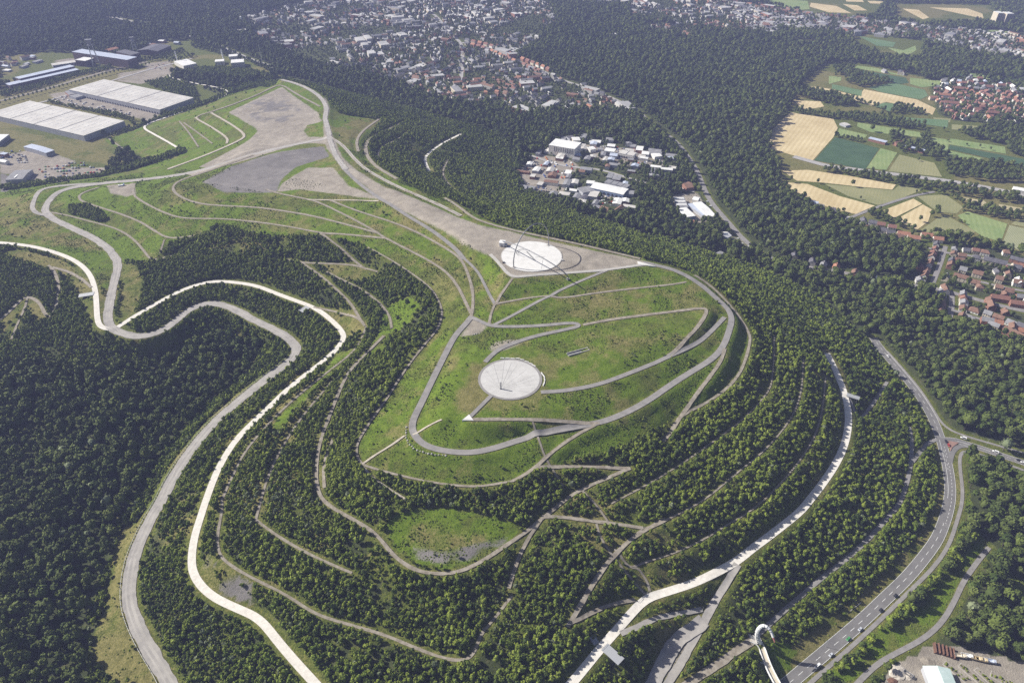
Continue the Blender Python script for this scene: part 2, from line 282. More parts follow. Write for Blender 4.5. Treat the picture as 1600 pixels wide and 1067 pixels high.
# open ground (no woodland); (polygon, cover, tree density factor)   cover: g grass, l lush light grass, d dry grass, s soil, k dark soil, c concrete yard
OPEN = [
 ("557,712 565,726 600,737 637,747 675,755 712,760 750,762 800,753 835,733 887,721 950,706 1000,685 1050,657 1075,645 1112,625 1145,600 1163,570 1173,535 1168,515 1150,485 1112,447 1075,424 1037,411 1000,402 950,391 900,379 850,368 800,356 760,344 730,325 700,310 660,294 620,276 590,258 566,240 566,225 585,205 597,187 545,180 530,178 510,155 495,142 462,130 440,124 400,134 350,150 334,160 300,171 260,184 222,198 160,218 195,240 240,255 200,268 150,278 80,284 0,295 -60,305 -60,377 0,378 45,384 75,391 107,402 127,414 140,428 150,445 165,452 178,440 183,420 182,405 200,410 235,409 250,400 265,380 292,372 320,365 345,352 400,366 475,368 520,372 560,382 612,409 650,434 672,453 690,480 692,495 682,517 650,555 625,590 607,620 587,647 570,672 557,695","g"),
 ("600,815 630,800 680,790 740,800 800,815 818,820 800,845 750,874 700,890 650,882 615,852","l"),
 ("597,480 640,462 660,478 645,500 612,525 600,548 575,556 585,530","l"),
 ("525,555 560,545 540,572 500,600 470,632 450,660 430,680 425,665 460,625 500,585","l"),
 ("400,590 372,612 330,650 296,688 262,732 232,785 215,815 190,825 178,870 172,910 160,955 145,990 145,1030 190,1080 270,1080 232,1012 215,980 202,945 201,912 207,875 222,837 240,802 270,745 300,700 337,657 375,625 420,588","d"),
 ("1455,690 1462,740 1462,785 1440,830 1405,868 1352,922 1300,962 1262,990 1222,1028 1200,1075 1235,1085 1290,1050 1365,982 1435,912 1465,880 1495,808 1500,765 1490,700","d"),
 ("1400,560 1432,612 1455,645 1468,690 1455,690 1440,655 1420,620 1395,580","d"),
 ("1508,785 1518,830 1500,870 1470,900 1440,935 1400,960 1370,985 1330,1020 1290,1060 1340,1066 1370,1037 1400,1020 1440,1000 1470,975 1490,942 1505,908 1525,880 1540,860 1530,810 1510,760","l"),
 ("1512,706 1545,712 1600,738 1600,752 1570,742 1530,728 1512,722","g"),
 ("1365,1080 1400,1037 1436,1020 1452,1006 1495,1010 1530,1017 1562,1024 1600,1036 1640,1050 1640,1090","c"),("192,412 214,415 224,440 216,478 200,500 182,504 190,450","d"),("150,470 172,520 215,540 260,528 240,522 205,520 176,510","d"),("0,500 20,480 45,465 62,475 72,500 62,505 40,482 20,500 5,520","d"),("560,495 575,505 570,520 550,530 540,520","d"),
 ("1176,1004 1188,992 1213,999 1245,1012 1238,1040 1216,1067 1206,1085 1190,1085 1186,1040","g"),("1250,-8 1350,-10 1382,6 1364,26 1330,30 1252,24","m"),("1396,6 1545,8 1556,40 1500,38 1440,40 1398,30","m"),("1332,52 1440,64 1438,92 1395,92 1332,74","m"),("0,90 60,82 125,84 152,98 60,122 0,136","f"),
 ("1330,334 1365,345 1410,358 1470,376 1476,392 1430,386 1380,372 1340,360","g"),("1262,311 1300,322 1332,337 1327,352 1290,338 1262,326","g"),
 ("1570,890 1590,900 1600,910 1640,950 1600,945 1580,915","g"),
 ("500,412 571,419 590,430 560,440 520,430","d"),("572,512 545,495 500,488 520,505 540,520","d"),
 ("320,860 345,880 395,905 400,950 345,930 315,905","k"),
 ("30,388 100,408 135,430 145,460 150,495 140,500 118,450 90,425 40,410 0,395","d"),
 ("1250,135 1288,102 1340,99 1440,121 1452,135 1465,178 1490,189 1600,197 1640,200 1640,420 1570,387 1470,372 1430,367 1380,352 1300,332 1262,314 1216,292 1218,265 1203,234 1200,215 1232,172","m"),
 # the works and the flat land north-west
 ("0,140 60,120 120,105 200,85 260,65 300,62 330,75 380,90 420,105 440,118 400,128 340,125 270,115 262,122 300,135 355,146 305,165 260,180 222,196 160,216 190,240 170,262 100,278 0,292 -200,330 -200,160","f"),
 ("1040,905 1010,935 1030,945 1045,925","d"),("940,830 990,850 975,860 955,845","d"),
 ("985,893 1012,905 1014,922 1000,915","d"),
]
FIELDS = [ # (material, points)
 ('wheat',"1235,176 1302,186 1309,200 1302,215 1269,252 1205,233 1202,217 1210,200"),('crop_dark',"1305,215 1374,232 1352,265 1272,251"),
 ('meadow',"1376,232 1402,239 1385,266 1354,263"),('olive',"1405,242 1460,255 1472,277 1388,268"),('meadow',"1311,201 1355,211 1352,216 1308,212"),
 ('meadow',"1340,192 1437,207 1440,215 1360,207 1339,198"),('wheat',"1350,140 1432,156 1462,170 1457,180 1420,167 1385,160 1362,166 1336,157"),
 ('wheat',"1265,135 1300,140 1345,152 1336,157 1307,148"),('crop',"1300,132 1347,142 1346,151 1300,139"),('crop',"1355,137 1395,130 1445,141 1450,150 1438,156 1375,144"),
 ('crop_dark',"1335,108 1415,122 1420,130 1405,132 1340,117"),('meadow',"1340,103 1370,107 1415,120 1335,107"),('meadow',"1422,122 1472,127 1470,134 1440,137 1422,132"),
 ('meadow',"1295,119 1315,121 1314,127 1295,132"),('wheat',"1240,157 1282,159 1288,167 1255,173"),('crop',"1380,161 1400,163 1390,175 1367,167"),
 ('crop',"1410,184 1482,188 1480,200 1415,190"),('olive',"1487,195 1537,198 1525,205 1487,203"),('meadow',"1485,217 1570,230 1572,241 1482,226"),
 ('crop_dark',"1484,227 1600,249 1600,261 1562,252 1482,233"),('meadow',"1457,215 1483,219 1481,235 1537,248 1525,253 1477,241 1457,228"),
 ('crop_dark',"1490,110 1514,115 1511,120 1487,117"),('meadow',"1516,115 1550,120 1550,125 1515,120"),('crop_dark',"1553,120 1600,126 1600,133 1552,126"),
 ('wheat',"1267,5 1307,10 1330,21 1295,20 1265,11"),('wheat',"1317,7 1340,9 1355,17 1335,17"),('wheat',"1410,14 1435,16 1452,28 1442,31"),('wheat',"1452,12 1512,14 1535,22 1537,30 1500,22"),
 ('crop',"1342,57 1400,67 1395,74 1370,72"),('meadow',"1387,75 1412,79 1430,72 1432,79 1420,86 1405,85"),('meadow',"1200,-3 1262,2 1265,15 1245,17 1200,7"),
 ('wheat',"1320,-6 1345,-3 1350,4 1322,3"),('wheat',"1355,2 1380,3 1385,7 1360,6"),('meadow',"1535,46 1580,50 1590,56 1540,52"),('meadow',"1380,25 1410,28 1414,34 1390,33"),
 ('wheat',"1222,267 1262,266 1325,275 1400,289 1394,297 1340,292 1287,286 1245,283"),('olive',"1288,288 1340,293 1395,298 1405,290 1442,297 1407,311 1372,321 1325,307"),
 ('wheat',"1220,285 1262,288 1312,307 1367,322 1337,335 1300,327 1267,312 1230,293"),('wheat',"1380,329 1427,311 1441,319 1397,341"),('wheat',"1400,343 1442,320 1456,328 1450,347 1432,360"),
 ('olive',"1433,307 1477,304 1505,324 1495,334 1470,332 1456,325"),('olive',"1477,336 1525,362 1500,375 1465,365 1437,361 1465,341"),('meadow',"1496,337 1512,331 1574,350 1564,378 1535,370 1515,356"),
 ('crop_striped',"1577,352 1640,366 1640,410 1566,381"),('wheat_dull',"1497,307 1537,314 1552,326 1532,323"),('wheat_dull',"1560,319 1620,330 1620,337 1562,325"),('olive',"1585,346 1640,336 1640,362 1580,351"),
 ('meadow',"1200,112 1214,114 1214,121 1200,119"),('crop',"1240,62 1275,66 1270,72 1245,70"),('wheat',"1278,63 1290,68 1295,73 1284,70"),
 ('olive',"905,200 940,198 960,205 935,208"),('olive',"1458,184 1486,186 1484,192 1460,190"),
]
# settlements: polygon, houses per hectare, kind
TOWNS = [
 ("380,30 470,5 560,-5 800,-8 862,10 870,35 850,55 835,70 800,92 830,105 870,122 925,140 975,163 985,172 955,175 900,170 860,172 825,180 760,165 735,168 700,158 640,142 600,127 560,117 520,107 480,97 440,77 400,60",15,'town'),
 ("870,5 1000,10 1100,18 1200,45 1330,58 1450,58 1600,98 1600,55 1400,38 1250,18 1100,-6 880,-8",13,'town'),
 ("985,2 1200,16 1218,56 1130,50 1045,40 985,28",13,'town'),("1000,38 1080,44 1088,62 1015,52",13,'town'),("1440,55 1520,62 1600,80 1600,96 1530,90 1445,70",12,'town'),("1200,20 1260,25 1330,45 1300,55 1200,45",12,'town'),
 ("0,92 25,85 50,95 30,108 0,112",6,'town'),("1370,110 1420,115 1470,122 1430,120 1380,115",10,'town'),
 ("1451,135 1478,126 1520,122 1600,142 1640,150 1640,195 1560,190 1535,191 1490,187 1466,178 1455,152",21,'village'),
]
# ---------------------------------------------------------------- ground heights
GX0, GX1, GY0, GY1, GS = -1000, 1000, 0, 1904, 4
NX, NY = (GX1-GX0)//GS+1, (GY1-GY0)//GS+1
roads = []
for nm, mk, w, s in ROADS:
    xy, z = parse(s); roads.append([nm, mk, w, xy, z])
def densify(p, step):
    out = [p[:1]]
    for a, b in zip(p[:-1], p[1:]):
        n = max(1, int(np.ceil(np.linalg.norm((b-a)[:2])/step))); t = (np.arange(1, n+1)/n)[:, None]; out.append(a+(b-a)*t)
    return np.concatenate(out)
def smooth_line(xy, it=2):
    """Chaikin corner cutting, ends kept"""
    for _ in range(it):
        q = np.empty((2*len(xy)-2, xy.shape[1])); q[0::2] = .75*xy[:-1]+.25*xy[1:]; q[1::2] = .25*xy[:-1]+.75*xy[1:]
        xy = np.concatenate([xy[:1], q[1:-1], xy[-1:]])
    return xy
def pip(px, py, poly):
    poly = np.asarray(poly); ins = np.zeros(px.shape, bool)
    x0, y0 = poly.min(0); x1, y1 = poly.max(0); bb = (px >= x0)&(px <= x1)&(py >= y0)&(py <= y1)
    if not bb.any(): return ins
    qx, qy = px[bb], py[bb]; r = np.zeros(qx.shape, bool); n = len(poly)
    for i in range(n):
        xa, ya = poly[i]; xb, yb = poly[(i+1)%n]
        if ya == yb: continue
        r ^= ((ya > qy) != (yb > qy)) & (qx < (xb-xa)*(qy-ya)/(yb-ya)+xa)
    ins[bb] = r; return ins
cons = []
for r in roads:
    if r[4] is not None:
        w = unproj(r[3][:, 0], r[3][:, 1], r[4]); cons.append(densify(w, 3.0))
for s in SHAPE:
    xy, z = parse(s); cons.append(densify(unproj(xy[:, 0], xy[:, 1], z), 3.0))
cons = np.concatenate(cons)
cons = cons[(cons[:, 0] > GX0)&(cons[:, 0] < GX1)&(cons[:, 1] > GY0)&(cons[:, 1] < GY1)]
toe_xy, _ = parse(TOE); TOE_W = unproj(toe_xy[:, 0], toe_xy[:, 1], 0*toe_xy[:, 0])[:, :2]
def solve():
    Hc = None
    for step in (32, 16, 8, 4):
        nx, ny = (GX1-GX0)//step+1, (GY1-GY0)//step+1
        X, Y = np.meshgrid(GX0+np.arange(nx)*step, GY0+np.arange(ny)*step)
        ix = np.rint((cons[:, 0]-GX0)/step).astype(int); iy = np.rint((cons[:, 1]-GY0)/step).astype(int)
        ok = (ix < nx)&(iy < ny); k = iy[ok]*nx+ix[ok]
        sw = np.bincount(k, minlength=nx*ny); sz = np.bincount(k, cons[ok, 2], minlength=nx*ny)
        fix = (sw > 0).reshape(ny, nx); zf = np.where(sw > 0, sz/np.maximum(sw, 1), 0).reshape(ny, nx)
        outside = ~pip(X.astype(float), Y.astype(float), TOE_W) & ~fix
        fix = fix | outside
        if Hc is None: H = np.zeros((ny, nx))
        else:
            cx = np.linspace(0, Hc.shape[1]-1, nx); cy = np.linspace(0, Hc.shape[0]-1, ny)
            i0 = np.clip(cx.astype(int), 0, Hc.shape[1]-2); j0 = np.clip(cy.astype(int), 0, Hc.shape[0]-2); fx = cx-i0; fy = (cy-j0)[:, None]
            H = (Hc[j0][:, i0]*(1-fx)+Hc[j0][:, i0+1]*fx)*(1-fy)+(Hc[j0+1][:, i0]*(1-fx)+Hc[j0+1][:, i0+1]*fx)*fy
        H[fix] = zf[fix]
        for _ in range({32: 600, 16: 300, 8: 200, 4: 150}[step]):
            P = np.pad(H, 1, mode='edge')
            Hn = .2*(P[:-2, 1:-1]+P[2:, 1:-1]+P[1:-1, :-2]+P[1:-1, 2:])+.05*(P[:-2, :-2]+P[2:, 2:]+P[:-2, 2:]+P[2:, :-2])
            H = np.where(fix, zf, Hn)
        Hc = H
    for _ in range(2):
        P = np.pad(H, 1, mode='edge'); H = .4*H+.15*(P[:-2, 1:-1]+P[2:, 1:-1]+P[1:-1, :-2]+P[1:-1, 2:])
    return H
H = solve()
def hz(x, y):
    x = np.asarray(x, float); y = np.asarray(y, float)
    fx = (x-GX0)/GS; fy = (y-GY0)/GS
    ins = (fx >= 0)&(fx < NX-1)&(fy >= 0)&(fy < NY-1)
    i = np.clip(fx.astype(int), 0, NX-2); j = np.clip(fy.astype(int), 0, NY-2); u = fx-i; v = fy-j
    z = (H[j, i]*(1-u)+H[j, i+1]*u)*(1-v)+(H[j+1, i]*(1-u)+H[j+1, i+1]*u)*v
    return np.where(ins, z, 0.0)
def onground(px, py):
    """first point of the ground seen along the sight line of a photo pixel"""
    d = ray(px, py); px = np.asarray(px, float)
    t0 = (103-CAM_H)/d[..., 2]; t1 = (0-CAM_H)/d[..., 2]; n = 500
    t = t0.copy(); hit = t1.copy(); done = np.zeros(np.shape(px), bool)
    for k in range(n+1):
        t = t0+(t1-t0)*k/n; below = (CAM_H+d[..., 2]*t <= hz(d[..., 0]*t, d[..., 1]*t)+1e-6)&~done
        if below.any():
            lo = t0+(t1-t0)*(k-1)/n; hi = t.copy()
            for _ in range(12):
                m = (lo+hi)/2; b = CAM_H+d[..., 2]*m <= hz(d[..., 0]*m, d[..., 1]*m); hi = np.where(b, m, hi); lo = np.where(b, lo, m)
            hit = np.where(below, hi, hit); done |= below
    x, y = d[..., 0]*hit, d[..., 1]*hit
    return np.stack([x, y, hz(x, y)], -1)
def G(px, py): return onground(np.array([px], float), np.array([py], float))[0]
# centre lines in the world, heights, and level benches cut for them
Wsum = np.zeros((NY, NX)); Zsum = np.zeros((NY, NX)); Wmax = np.zeros((NY, NX))
for r in roads:
    nm, mk, w, xy, z = r
    xy3 = np.c_[xy, z if z is not None else np.zeros(len(xy))]
    xy3 = smooth_line(xy3, 2) if len(xy3) > 2 else xy3
    pw = unproj(xy3[:, 0], xy3[:, 1], xy3[:, 2]) if z is not None else onground(xy3[:, 0], xy3[:, 1])
    pw = densify(pw, 4.0)
    if len(pw) > 8:
        for _ in range(3): pw[1:-1] = .25*pw[:-2]+.5*pw[1:-1]+.25*pw[2:]
    if z is None: pw[:, 2] = hz(pw[:, 0], pw[:, 1])
    r.append(pw)
    if z is None: continue
    for p in densify(pw, 2.0):
        rad = w/2+7; i0 = int((p[0]-rad-GX0)//GS); j0 = int((p[1]-rad-GY0)//GS); n = int(2*rad//GS)+2
        for j in range(max(0, j0), min(NY, j0+n+1)):
            for i in range(max(0, i0), min(NX, i0+n+1)):
                dd = math.hypot(GX0+i*GS-p[0], GY0+j*GS-p[1]); c = min(1, max(0, (rad+1-dd)/4.5))
                if c > 0:
                    q = c/(1+dd*dd*0.2); Wsum[j, i] += q; Zsum[j, i] += q*p[2]; Wmax[j, i] = max(Wmax[j, i], c)
m_ = Wsum > 0
H = np.where(m_, H*(1-Wmax)+Wmax*Zsum/np.maximum(Wsum, 1e-9), H)
# level plazas under the two discs
DISC = unproj(797.0, 592.0, 88.0); OBSV = unproj(830.5, 400.5, 100.0)
GXX, GYY = np.meshgrid(GX0+np.arange(NX)*GS, GY0+np.arange(NY)*GS)
for c, rad, zz in ((DISC, 38, 88.0), (OBSV, 44, 100.0)):
    k = np.clip((rad+8-np.hypot(GXX-c[0], GYY-c[1]))/8, 0, 1); H = H*(1-k)+zz*k

# ---------------------------------------------------------------- land cover of any ground point
open_w = []
for s, code in [(a, b) for a, b in OPEN]:
    xy, _ = parse(s); open_w.append((onground(xy[:, 0], xy[:, 1])[:, :2], code))
road_pts = []
MARGIN = {'promenade': 3.2, 'haul_road': 1.8, 'terrace_path': 1.1, 'ledge_track': .9, 'country_road': 5, 'lane': 2, 'main_road': 2.5, 'service_road': 1.5, 'cycle_path': .5}
def road_distance(x, y, verge=False):
    """metres beyond the edge of the nearest road (large when none is near)"""
    cs = 16.0; best = np.full(x.shape, 99.0)
    P = np.concatenate([np.c_[densify(r[5], 2.5)[:, :2], np.full(len(densify(r[5], 2.5)), r[2]/2+(MARGIN.get(r[0], 0) if verge else 0))] for r in roads])
    key = lambda a, b: a.astype(np.int64)*100003+b.astype(np.int64)
    kx, ky = np.floor(P[:, 0]/cs), np.floor(P[:, 1]/cs); kp = key(kx, ky); order = np.argsort(kp, kind='stable'); kp = kp[order]; Q = P[order]
    qx, qy = np.floor(x/cs), np.floor(y/cs)
    for ox in (-1, 0, 1):
        for oy in (-1, 0, 1):
            kq = key(qx+ox, qy+oy); s0 = np.searchsorted(kp, kq, 'left'); s1 = np.searchsorted(kp, kq, 'right'); cnt = s1-s0
            for k in range(int(cnt.max()) if len(cnt) else 0):
                m = cnt > k
                if not m.any(): break
                q = Q[s0[m]+k]; best[m] = np.minimum(best[m], np.hypot(x[m]-q[:, 0], y[m]-q[:, 1])-q[:, 2])
    return best
def vnoise(x, y, sc, seed=0):
    """smooth value noise 0..1"""
    x = np.asarray(x)/sc+seed*17.3; y = np.asarray(y)/sc+seed*9.1
    i, j = np.floor(x).astype(np.int64), np.floor(y).astype(np.int64); u, v = x-i, y-j; u = u*u*(3-2*u); v = v*v*(3-2*v)
    def h(a, b):
        n = (a*374761393+b*668265263+seed*974711)&0x7fffffff; n = ((n^(n>>13))*1274126177)&0x7fffffff; return ((n^(n>>16))&0xffff)/65535.0
    return (h(i, j)*(1-u)+h(i+1, j)*u)*(1-v)+(h(i, j+1)*(1-u)+h(i+1, j+1)*u)*v
def fbm(x, y, sc, seed=0): return .55*vnoise(x, y, sc, seed)+.3*vnoise(x, y, sc/2.3, seed+1)+.15*vnoise(x, y, sc/5, seed+2)

# ---------------------------------------------------------------- materials of the ground
M = {}
def ground_material():
    m = bpy.data.materials.new('ground_cover'); m.use_nodes = True; nt = m.node_tree; N, L = nt.nodes, nt.links
    bs = N['Principled BSDF']; bs.inputs['Roughness'].default_value = 0.95; bs.inputs['Specular IOR Level'].default_value = 0.15
    geo = N.new('ShaderNodeNewGeometry')
    def noise(sc, det=4, ro=0.65):
        n = N.new('ShaderNodeTexNoise'); n.inputs['Scale'].default_value = sc; n.inputs['Detail'].default_value = det; n.inputs['Roughness'].default_value = ro
        L.new(geo.outputs['Position'], n.inputs['Vector']); return n.outputs['Fac']
    def ramp(f, stops):
        c = N.new('ShaderNodeValToRGB'); e = c.color_ramp.elements
        while len(e) < len(stops): e.new(0.5)
        for k, (p, col) in enumerate(stops): e[k].position = p; e[k].color = (*col, 1)
        L.new(f, c.inputs['Fac']); return c.outputs['Color']
    def mix(f, a, b):
        x = N.new('ShaderNodeMix'); x.data_type = 'RGBA'; L.new(f, x.inputs['Factor']); L.new(a, x.inputs['A']); L.new(b, x.inputs['B']); return x.outputs['Result']
    fine, mid, big = noise(0.75, 5), noise(0.09, 5), noise(0.02, 3)
    floor = ramp(mid, [(0.3, (0.036, 0.044, 0.018)), (0.55, (0.058, 0.072, 0.026)), (0.7, (0.117, 0.111, 0.058))])
    tex = N.new('ShaderNodeMath'); tex.operation = 'MULTIPLY_ADD'; tex.inputs[1].default_value = 0.55; L.new(fine, tex.inputs[0])
    t2 = N.new('ShaderNodeMath'); t2.operation = 'MULTIPLY'; t2.inputs[1].default_value = 0.45; L.new(noise(0.16, 6, 0.7), t2.inputs[0]); L.new(t2.outputs[0], tex.inputs[2]); tex = tex.outputs[0]
    grass_a = ramp(tex, [(0.36, (0.029, 0.043, 0.008)), (0.47, (0.073, 0.106, 0.012)), (0.55, (0.121, 0.157, 0.022)), (0.66, (0.194, 0.211, 0.048))])
    grass_b = ramp(tex, [(0.36, (0.037, 0.048, 0.010)), (0.47, (0.084, 0.091, 0.020)), (0.56, (0.140, 0.134, 0.039)), (0.66, (0.224, 0.189, 0.071))])
    lush = ramp(tex, [(0.36, (0.038, 0.067, 0.004)), (0.48, (0.091, 0.143, 0.010)), (0.64, (0.164, 0.218, 0.025))])
    dry = ramp(tex, [(0.36, (0.072, 0.074, 0.020)), (0.5, (0.165, 0.152, 0.050)), (0.65, (0.29, 0.250, 0.105))])
    soil = mix(fine, ramp(mid, [(0.3, (0.17, 0.15, 0.125)), (0.5, (0.28, 0.25, 0.21)), (0.7, (0.42, 0.375, 0.31))]), ramp(big, [(0.3, (0.21, 0.185, 0.15)), (0.7, (0.39, 0.35, 0.295))]))
    dark = mix(fine, ramp(mid, [(0.3, (0.12, 0.112, 0.108)), (0.7, (0.22, 0.205, 0.195))]), ramp(big, [(0.35, (0.15, 0.14, 0.135)), (0.65, (0.27, 0.25, 0.235))]))
    hf = N.new('ShaderNodeMath'); hf.operation = 'MULTIPLY'; hf.inputs[1].default_value = 1.0; L.new(mid, hf.inputs[0])
    grass = mix(hf.outputs[0], grass_a, grass_b)
    at = N.new('ShaderNodeAttribute'); at.attribute_name = 'cover'; se = N.new('ShaderNodeSeparateColor'); L.new(at.outputs['Color'], se.inputs['Color'])
    a2 = N.new('ShaderNodeAttribute'); a2.attribute_name = 'cover_more'; s2 = N.new('ShaderNodeSeparateColor'); L.new(a2.outputs['Color'], s2.inputs['Color'])
    def soft(s):     # break the border of a cover with noise
        x = N.new('ShaderNodeMath'); x.operation = 'ADD'; L.new(s, x.inputs[0]); L.new(fine, x.inputs[1])
        r = N.new('ShaderNodeMapRange'); r.inputs['From Min'].default_value = 0.82; r.inputs['From Max'].default_value = 1.18; L.new(x.outputs[0], r.inputs['Value']); return r.outputs['Result']
    c = mix(soft(se.outputs['Red']), floor, grass); c = mix(soft(s2.outputs['Red']), c, lush)
    c = mix(soft(se.outputs['Green']), c, dry); c = mix(soft(se.outputs['Blue']), c, soil); c = mix(soft(s2.outputs['Green']), c, dark)
    L.new(c, bs.inputs['Base Color'])
    bp = N.new('ShaderNodeBump'); bp.inputs['Strength'].default_value = 1.0; bp.inputs['Distance'].default_value = 0.7
    L.new(fine, bp.inputs['Height']); L.new(bp.outputs['Normal'], bs.inputs['Normal'])
    return m
M['ground'] = ground_material()
M['pale'] = mat('limestone_grit', (0.58,0.545,0.49), 0.9, c2=(0.74,0.705,0.645), scale=0.35, detail=6)
M['gravel'] = mat('grey_gravel', (0.27,0.255,0.24), 0.95, c2=(0.40,0.375,0.345), scale=0.12, detail=6)
M['dirt'] = mat('earth_track', (0.18,0.155,0.12), 0.95, c2=(0.34,0.305,0.255), scale=0.25, detail=6)
M['pale_dirt'] = mat('pale_earth', (0.34,0.30,0.24), 0.95, c2=(0.52,0.47,0.39), scale=0.3)
M['asphalt'] = mat('asphalt', (0.145,0.14,0.138), 0.9, c2=(0.20,0.193,0.188), scale=0.08, detail=6)
M['asphalt_old'] = mat('worn_asphalt', (0.20,0.19,0.185), 0.92, c2=(0.29,0.275,0.262), scale=0.15, detail=6)
M['asphalt_pale'] = mat('pale_asphalt', (0.30,0.29,0.28), 0.92, c2=(0.42,0.40,0.38), scale=0.1, detail=6)
M['concrete'] = mat('concrete_slab', (0.34,0.325,0.30), 0.9, c2=(0.47,0.45,0.42), scale=0.2)
M['marking'] = mat('road_paint', (0.72,0.72,0.70), 0.8, var=0.08, scale=1.0)
M['wheat'] = mat('ripe_wheat', (0.50,0.40,0.215), 0.95, c2=(0.66,0.55,0.33), scale=0.015, wave=(0.55, 0.035, 0.38, (0.40,0.31,0.15)))
M['wheat_dull'] = mat('stubble', (0.34,0.30,0.17), 0.95, c2=(0.46,0.40,0.24), scale=0.03)
M['crop_dark'] = mat('maize_crop', (0.04,0.085,0.035), 0.95, c2=(0.06,0.115,0.05), scale=0.03)
M['crop'] = mat('green_crop', (0.10,0.18,0.075), 0.95, c2=(0.15,0.23,0.10), scale=0.02, wave=(0.3, 0.05, 0.35, (0.07,0.13,0.055)))
M['meadow'] = mat('mown_meadow', (0.18,0.26,0.085), 0.95, c2=(0.28,0.33,0.13), scale=0.02, wave=(0.4, 0.04, 0.3, (0.13,0.19,0.065)))
M['olive'] = mat('grazed_pasture', (0.20,0.21,0.09), 0.95, c2=(0.31,0.295,0.14), scale=0.012, detail=7, wave=(0.5, 0.06, 0.22, (0.15,0.165,0.07)))
M['crop_striped'] = mat('striped_crop', (0.30,0.29,0.17), 0.95, c2=(0.38,0.36,0.22), scale=0.03, wave=(0.2, 0.09, 0.6, (0.13,0.20,0.08)))

# ---------------------------------------------------------------- the ground sheet
def axis(a0, a1, step, lo, hi, first, growth):
    mid = np.arange(a0, a1+step/2, step); out = []; s = first; v = a1
    while v < hi: v += s; s *= growth; out.append(v)
    pre = []; s = first; v = a0
    while v > lo: v -= s; s *= growth; pre.append(v)
    return np.concatenate([pre[::-1], mid, out])
ax = axis(GX0, GX1, GS, -9000, 9000, 8, 1.035); ay = axis(GY0, GY1, GS, -900, 12000, 8, 1.025)
TX, TY = np.meshgrid(ax, ay); fx_, fy_ = TX.ravel(), TY.ravel()
def cover_at(x, y):
    z = np.zeros(x.shape, 'U1'); z[:] = 'w'
    for poly, code in open_w: z[pip(x, y, poly)] = code
    return z
cov = cover_at(fx_, fy_)
rdist = road_distance(fx_, fy_)
cg = np.zeros((len(fx_), 4), np.float32); c2_ = np.zeros((len(fx_), 4), np.float32); cg[:, 3] = 1; c2_[:, 3] = 1
nA, nB, nC = .6*fbm(fx_, fy_, 60, 3)+.4*fbm(fx_, fy_, 17, 13), .55*fbm(fx_, fy_, 30, 8)+.45*fbm(fx_, fy_, 11, 18), fbm(fx_, fy_, 150, 5)
hv = hz(fx_, fy_)
g_ = cov == 'g'; cg[g_, 0] = 1
c2_[g_, 0] = np.clip((nA[g_]-0.27)*3.0, 0, 0.9)
cg[g_, 1] = np.clip((nB[g_]-0.47)*2.8+(nC[g_]-0.48)*1.4, 0, 0.58)
l_ = cov == 'l'; cg[l_, 0] = 1; c2_[l_, 0] = np.clip(0.4+(nB[l_]-0.4)*3, 0, 0.9)
d_ = cov == 'd'; cg[d_, 0] = 1; cg[d_, 1] = np.clip(0.55+(nB[d_]-0.5)*3, 0.1, 0.9)
k_ = cov == 'k'; c2_[k_, 1] = np.clip(0.45+(nB[k_]-0.5)*2.5, 0, .75); cg[k_, 1] = 0.5; cg[k_, 0] = .6
f_ = cov == 'f'; cg[f_, 0] = 1; cg[f_, 1] = np.clip(0.45+(nC[f_]-0.5)*4, 0, 0.8)
cg[cov == 'c', 2] = 1
m_ = cov == 'm'; cg[m_, 0] = 1; cg[m_, 1] = np.clip(0.3+(nC[m_]-0.5)*3, 0, 0.7); c2_[m_, 0] = 0.25
far_ = (cov == 'w')&(fy_ > 1500); cg[far_, 0] = 0.35
w_ = cov == 'w'; inside_hill = pip(fx_, fy_, TOE_W)
cg[w_&inside_hill, 0] = np.clip((nB[w_&inside_hill]-0.42)*4, 0, 0.8); cg[w_&inside_hill, 1] = np.clip((nA[w_&inside_hill]-0.5)*4, 0, 0.7)
verge = np.clip(1-rdist/3.5, 0, 1)*(cov != 'c')       # worn, dry road margins
cg[:, 1] = np.maximum(cg[:, 1], 0.62*verge); cg[:, 0] = np.maximum(cg[:, 0], np.clip(1.3-rdist/6, 0, 0.8))
def paint(poly, ch, val, src=None, feather=None, noise_=0.0):
    xy, _ = parse(poly); w = onground(xy[:, 0], xy[:, 1])[:, :2]
    a = np.zeros(len(fx_)); e = 3.0 if ch in (2, 4) else 9.0
    for dx, dy in ((0, 0), (e, 0), (-e, 0), (0, e), (0, -e), (e*.6, e*.6), (-e*.6, -e*.6), (e*.6, -e*.6), (-e*.6, e*.6)): a += pip(fx_+dx, fy_+dy, w)/9.0
    arr, c = (cg, ch) if ch < 3 else (c2_, ch-3); k = a > 0
    arr[k, c] = arr[k, c]*(1-a[k])+a[k]*np.clip(val+noise_*(nB[k]-0.5)*4, 0, 1)
    return k
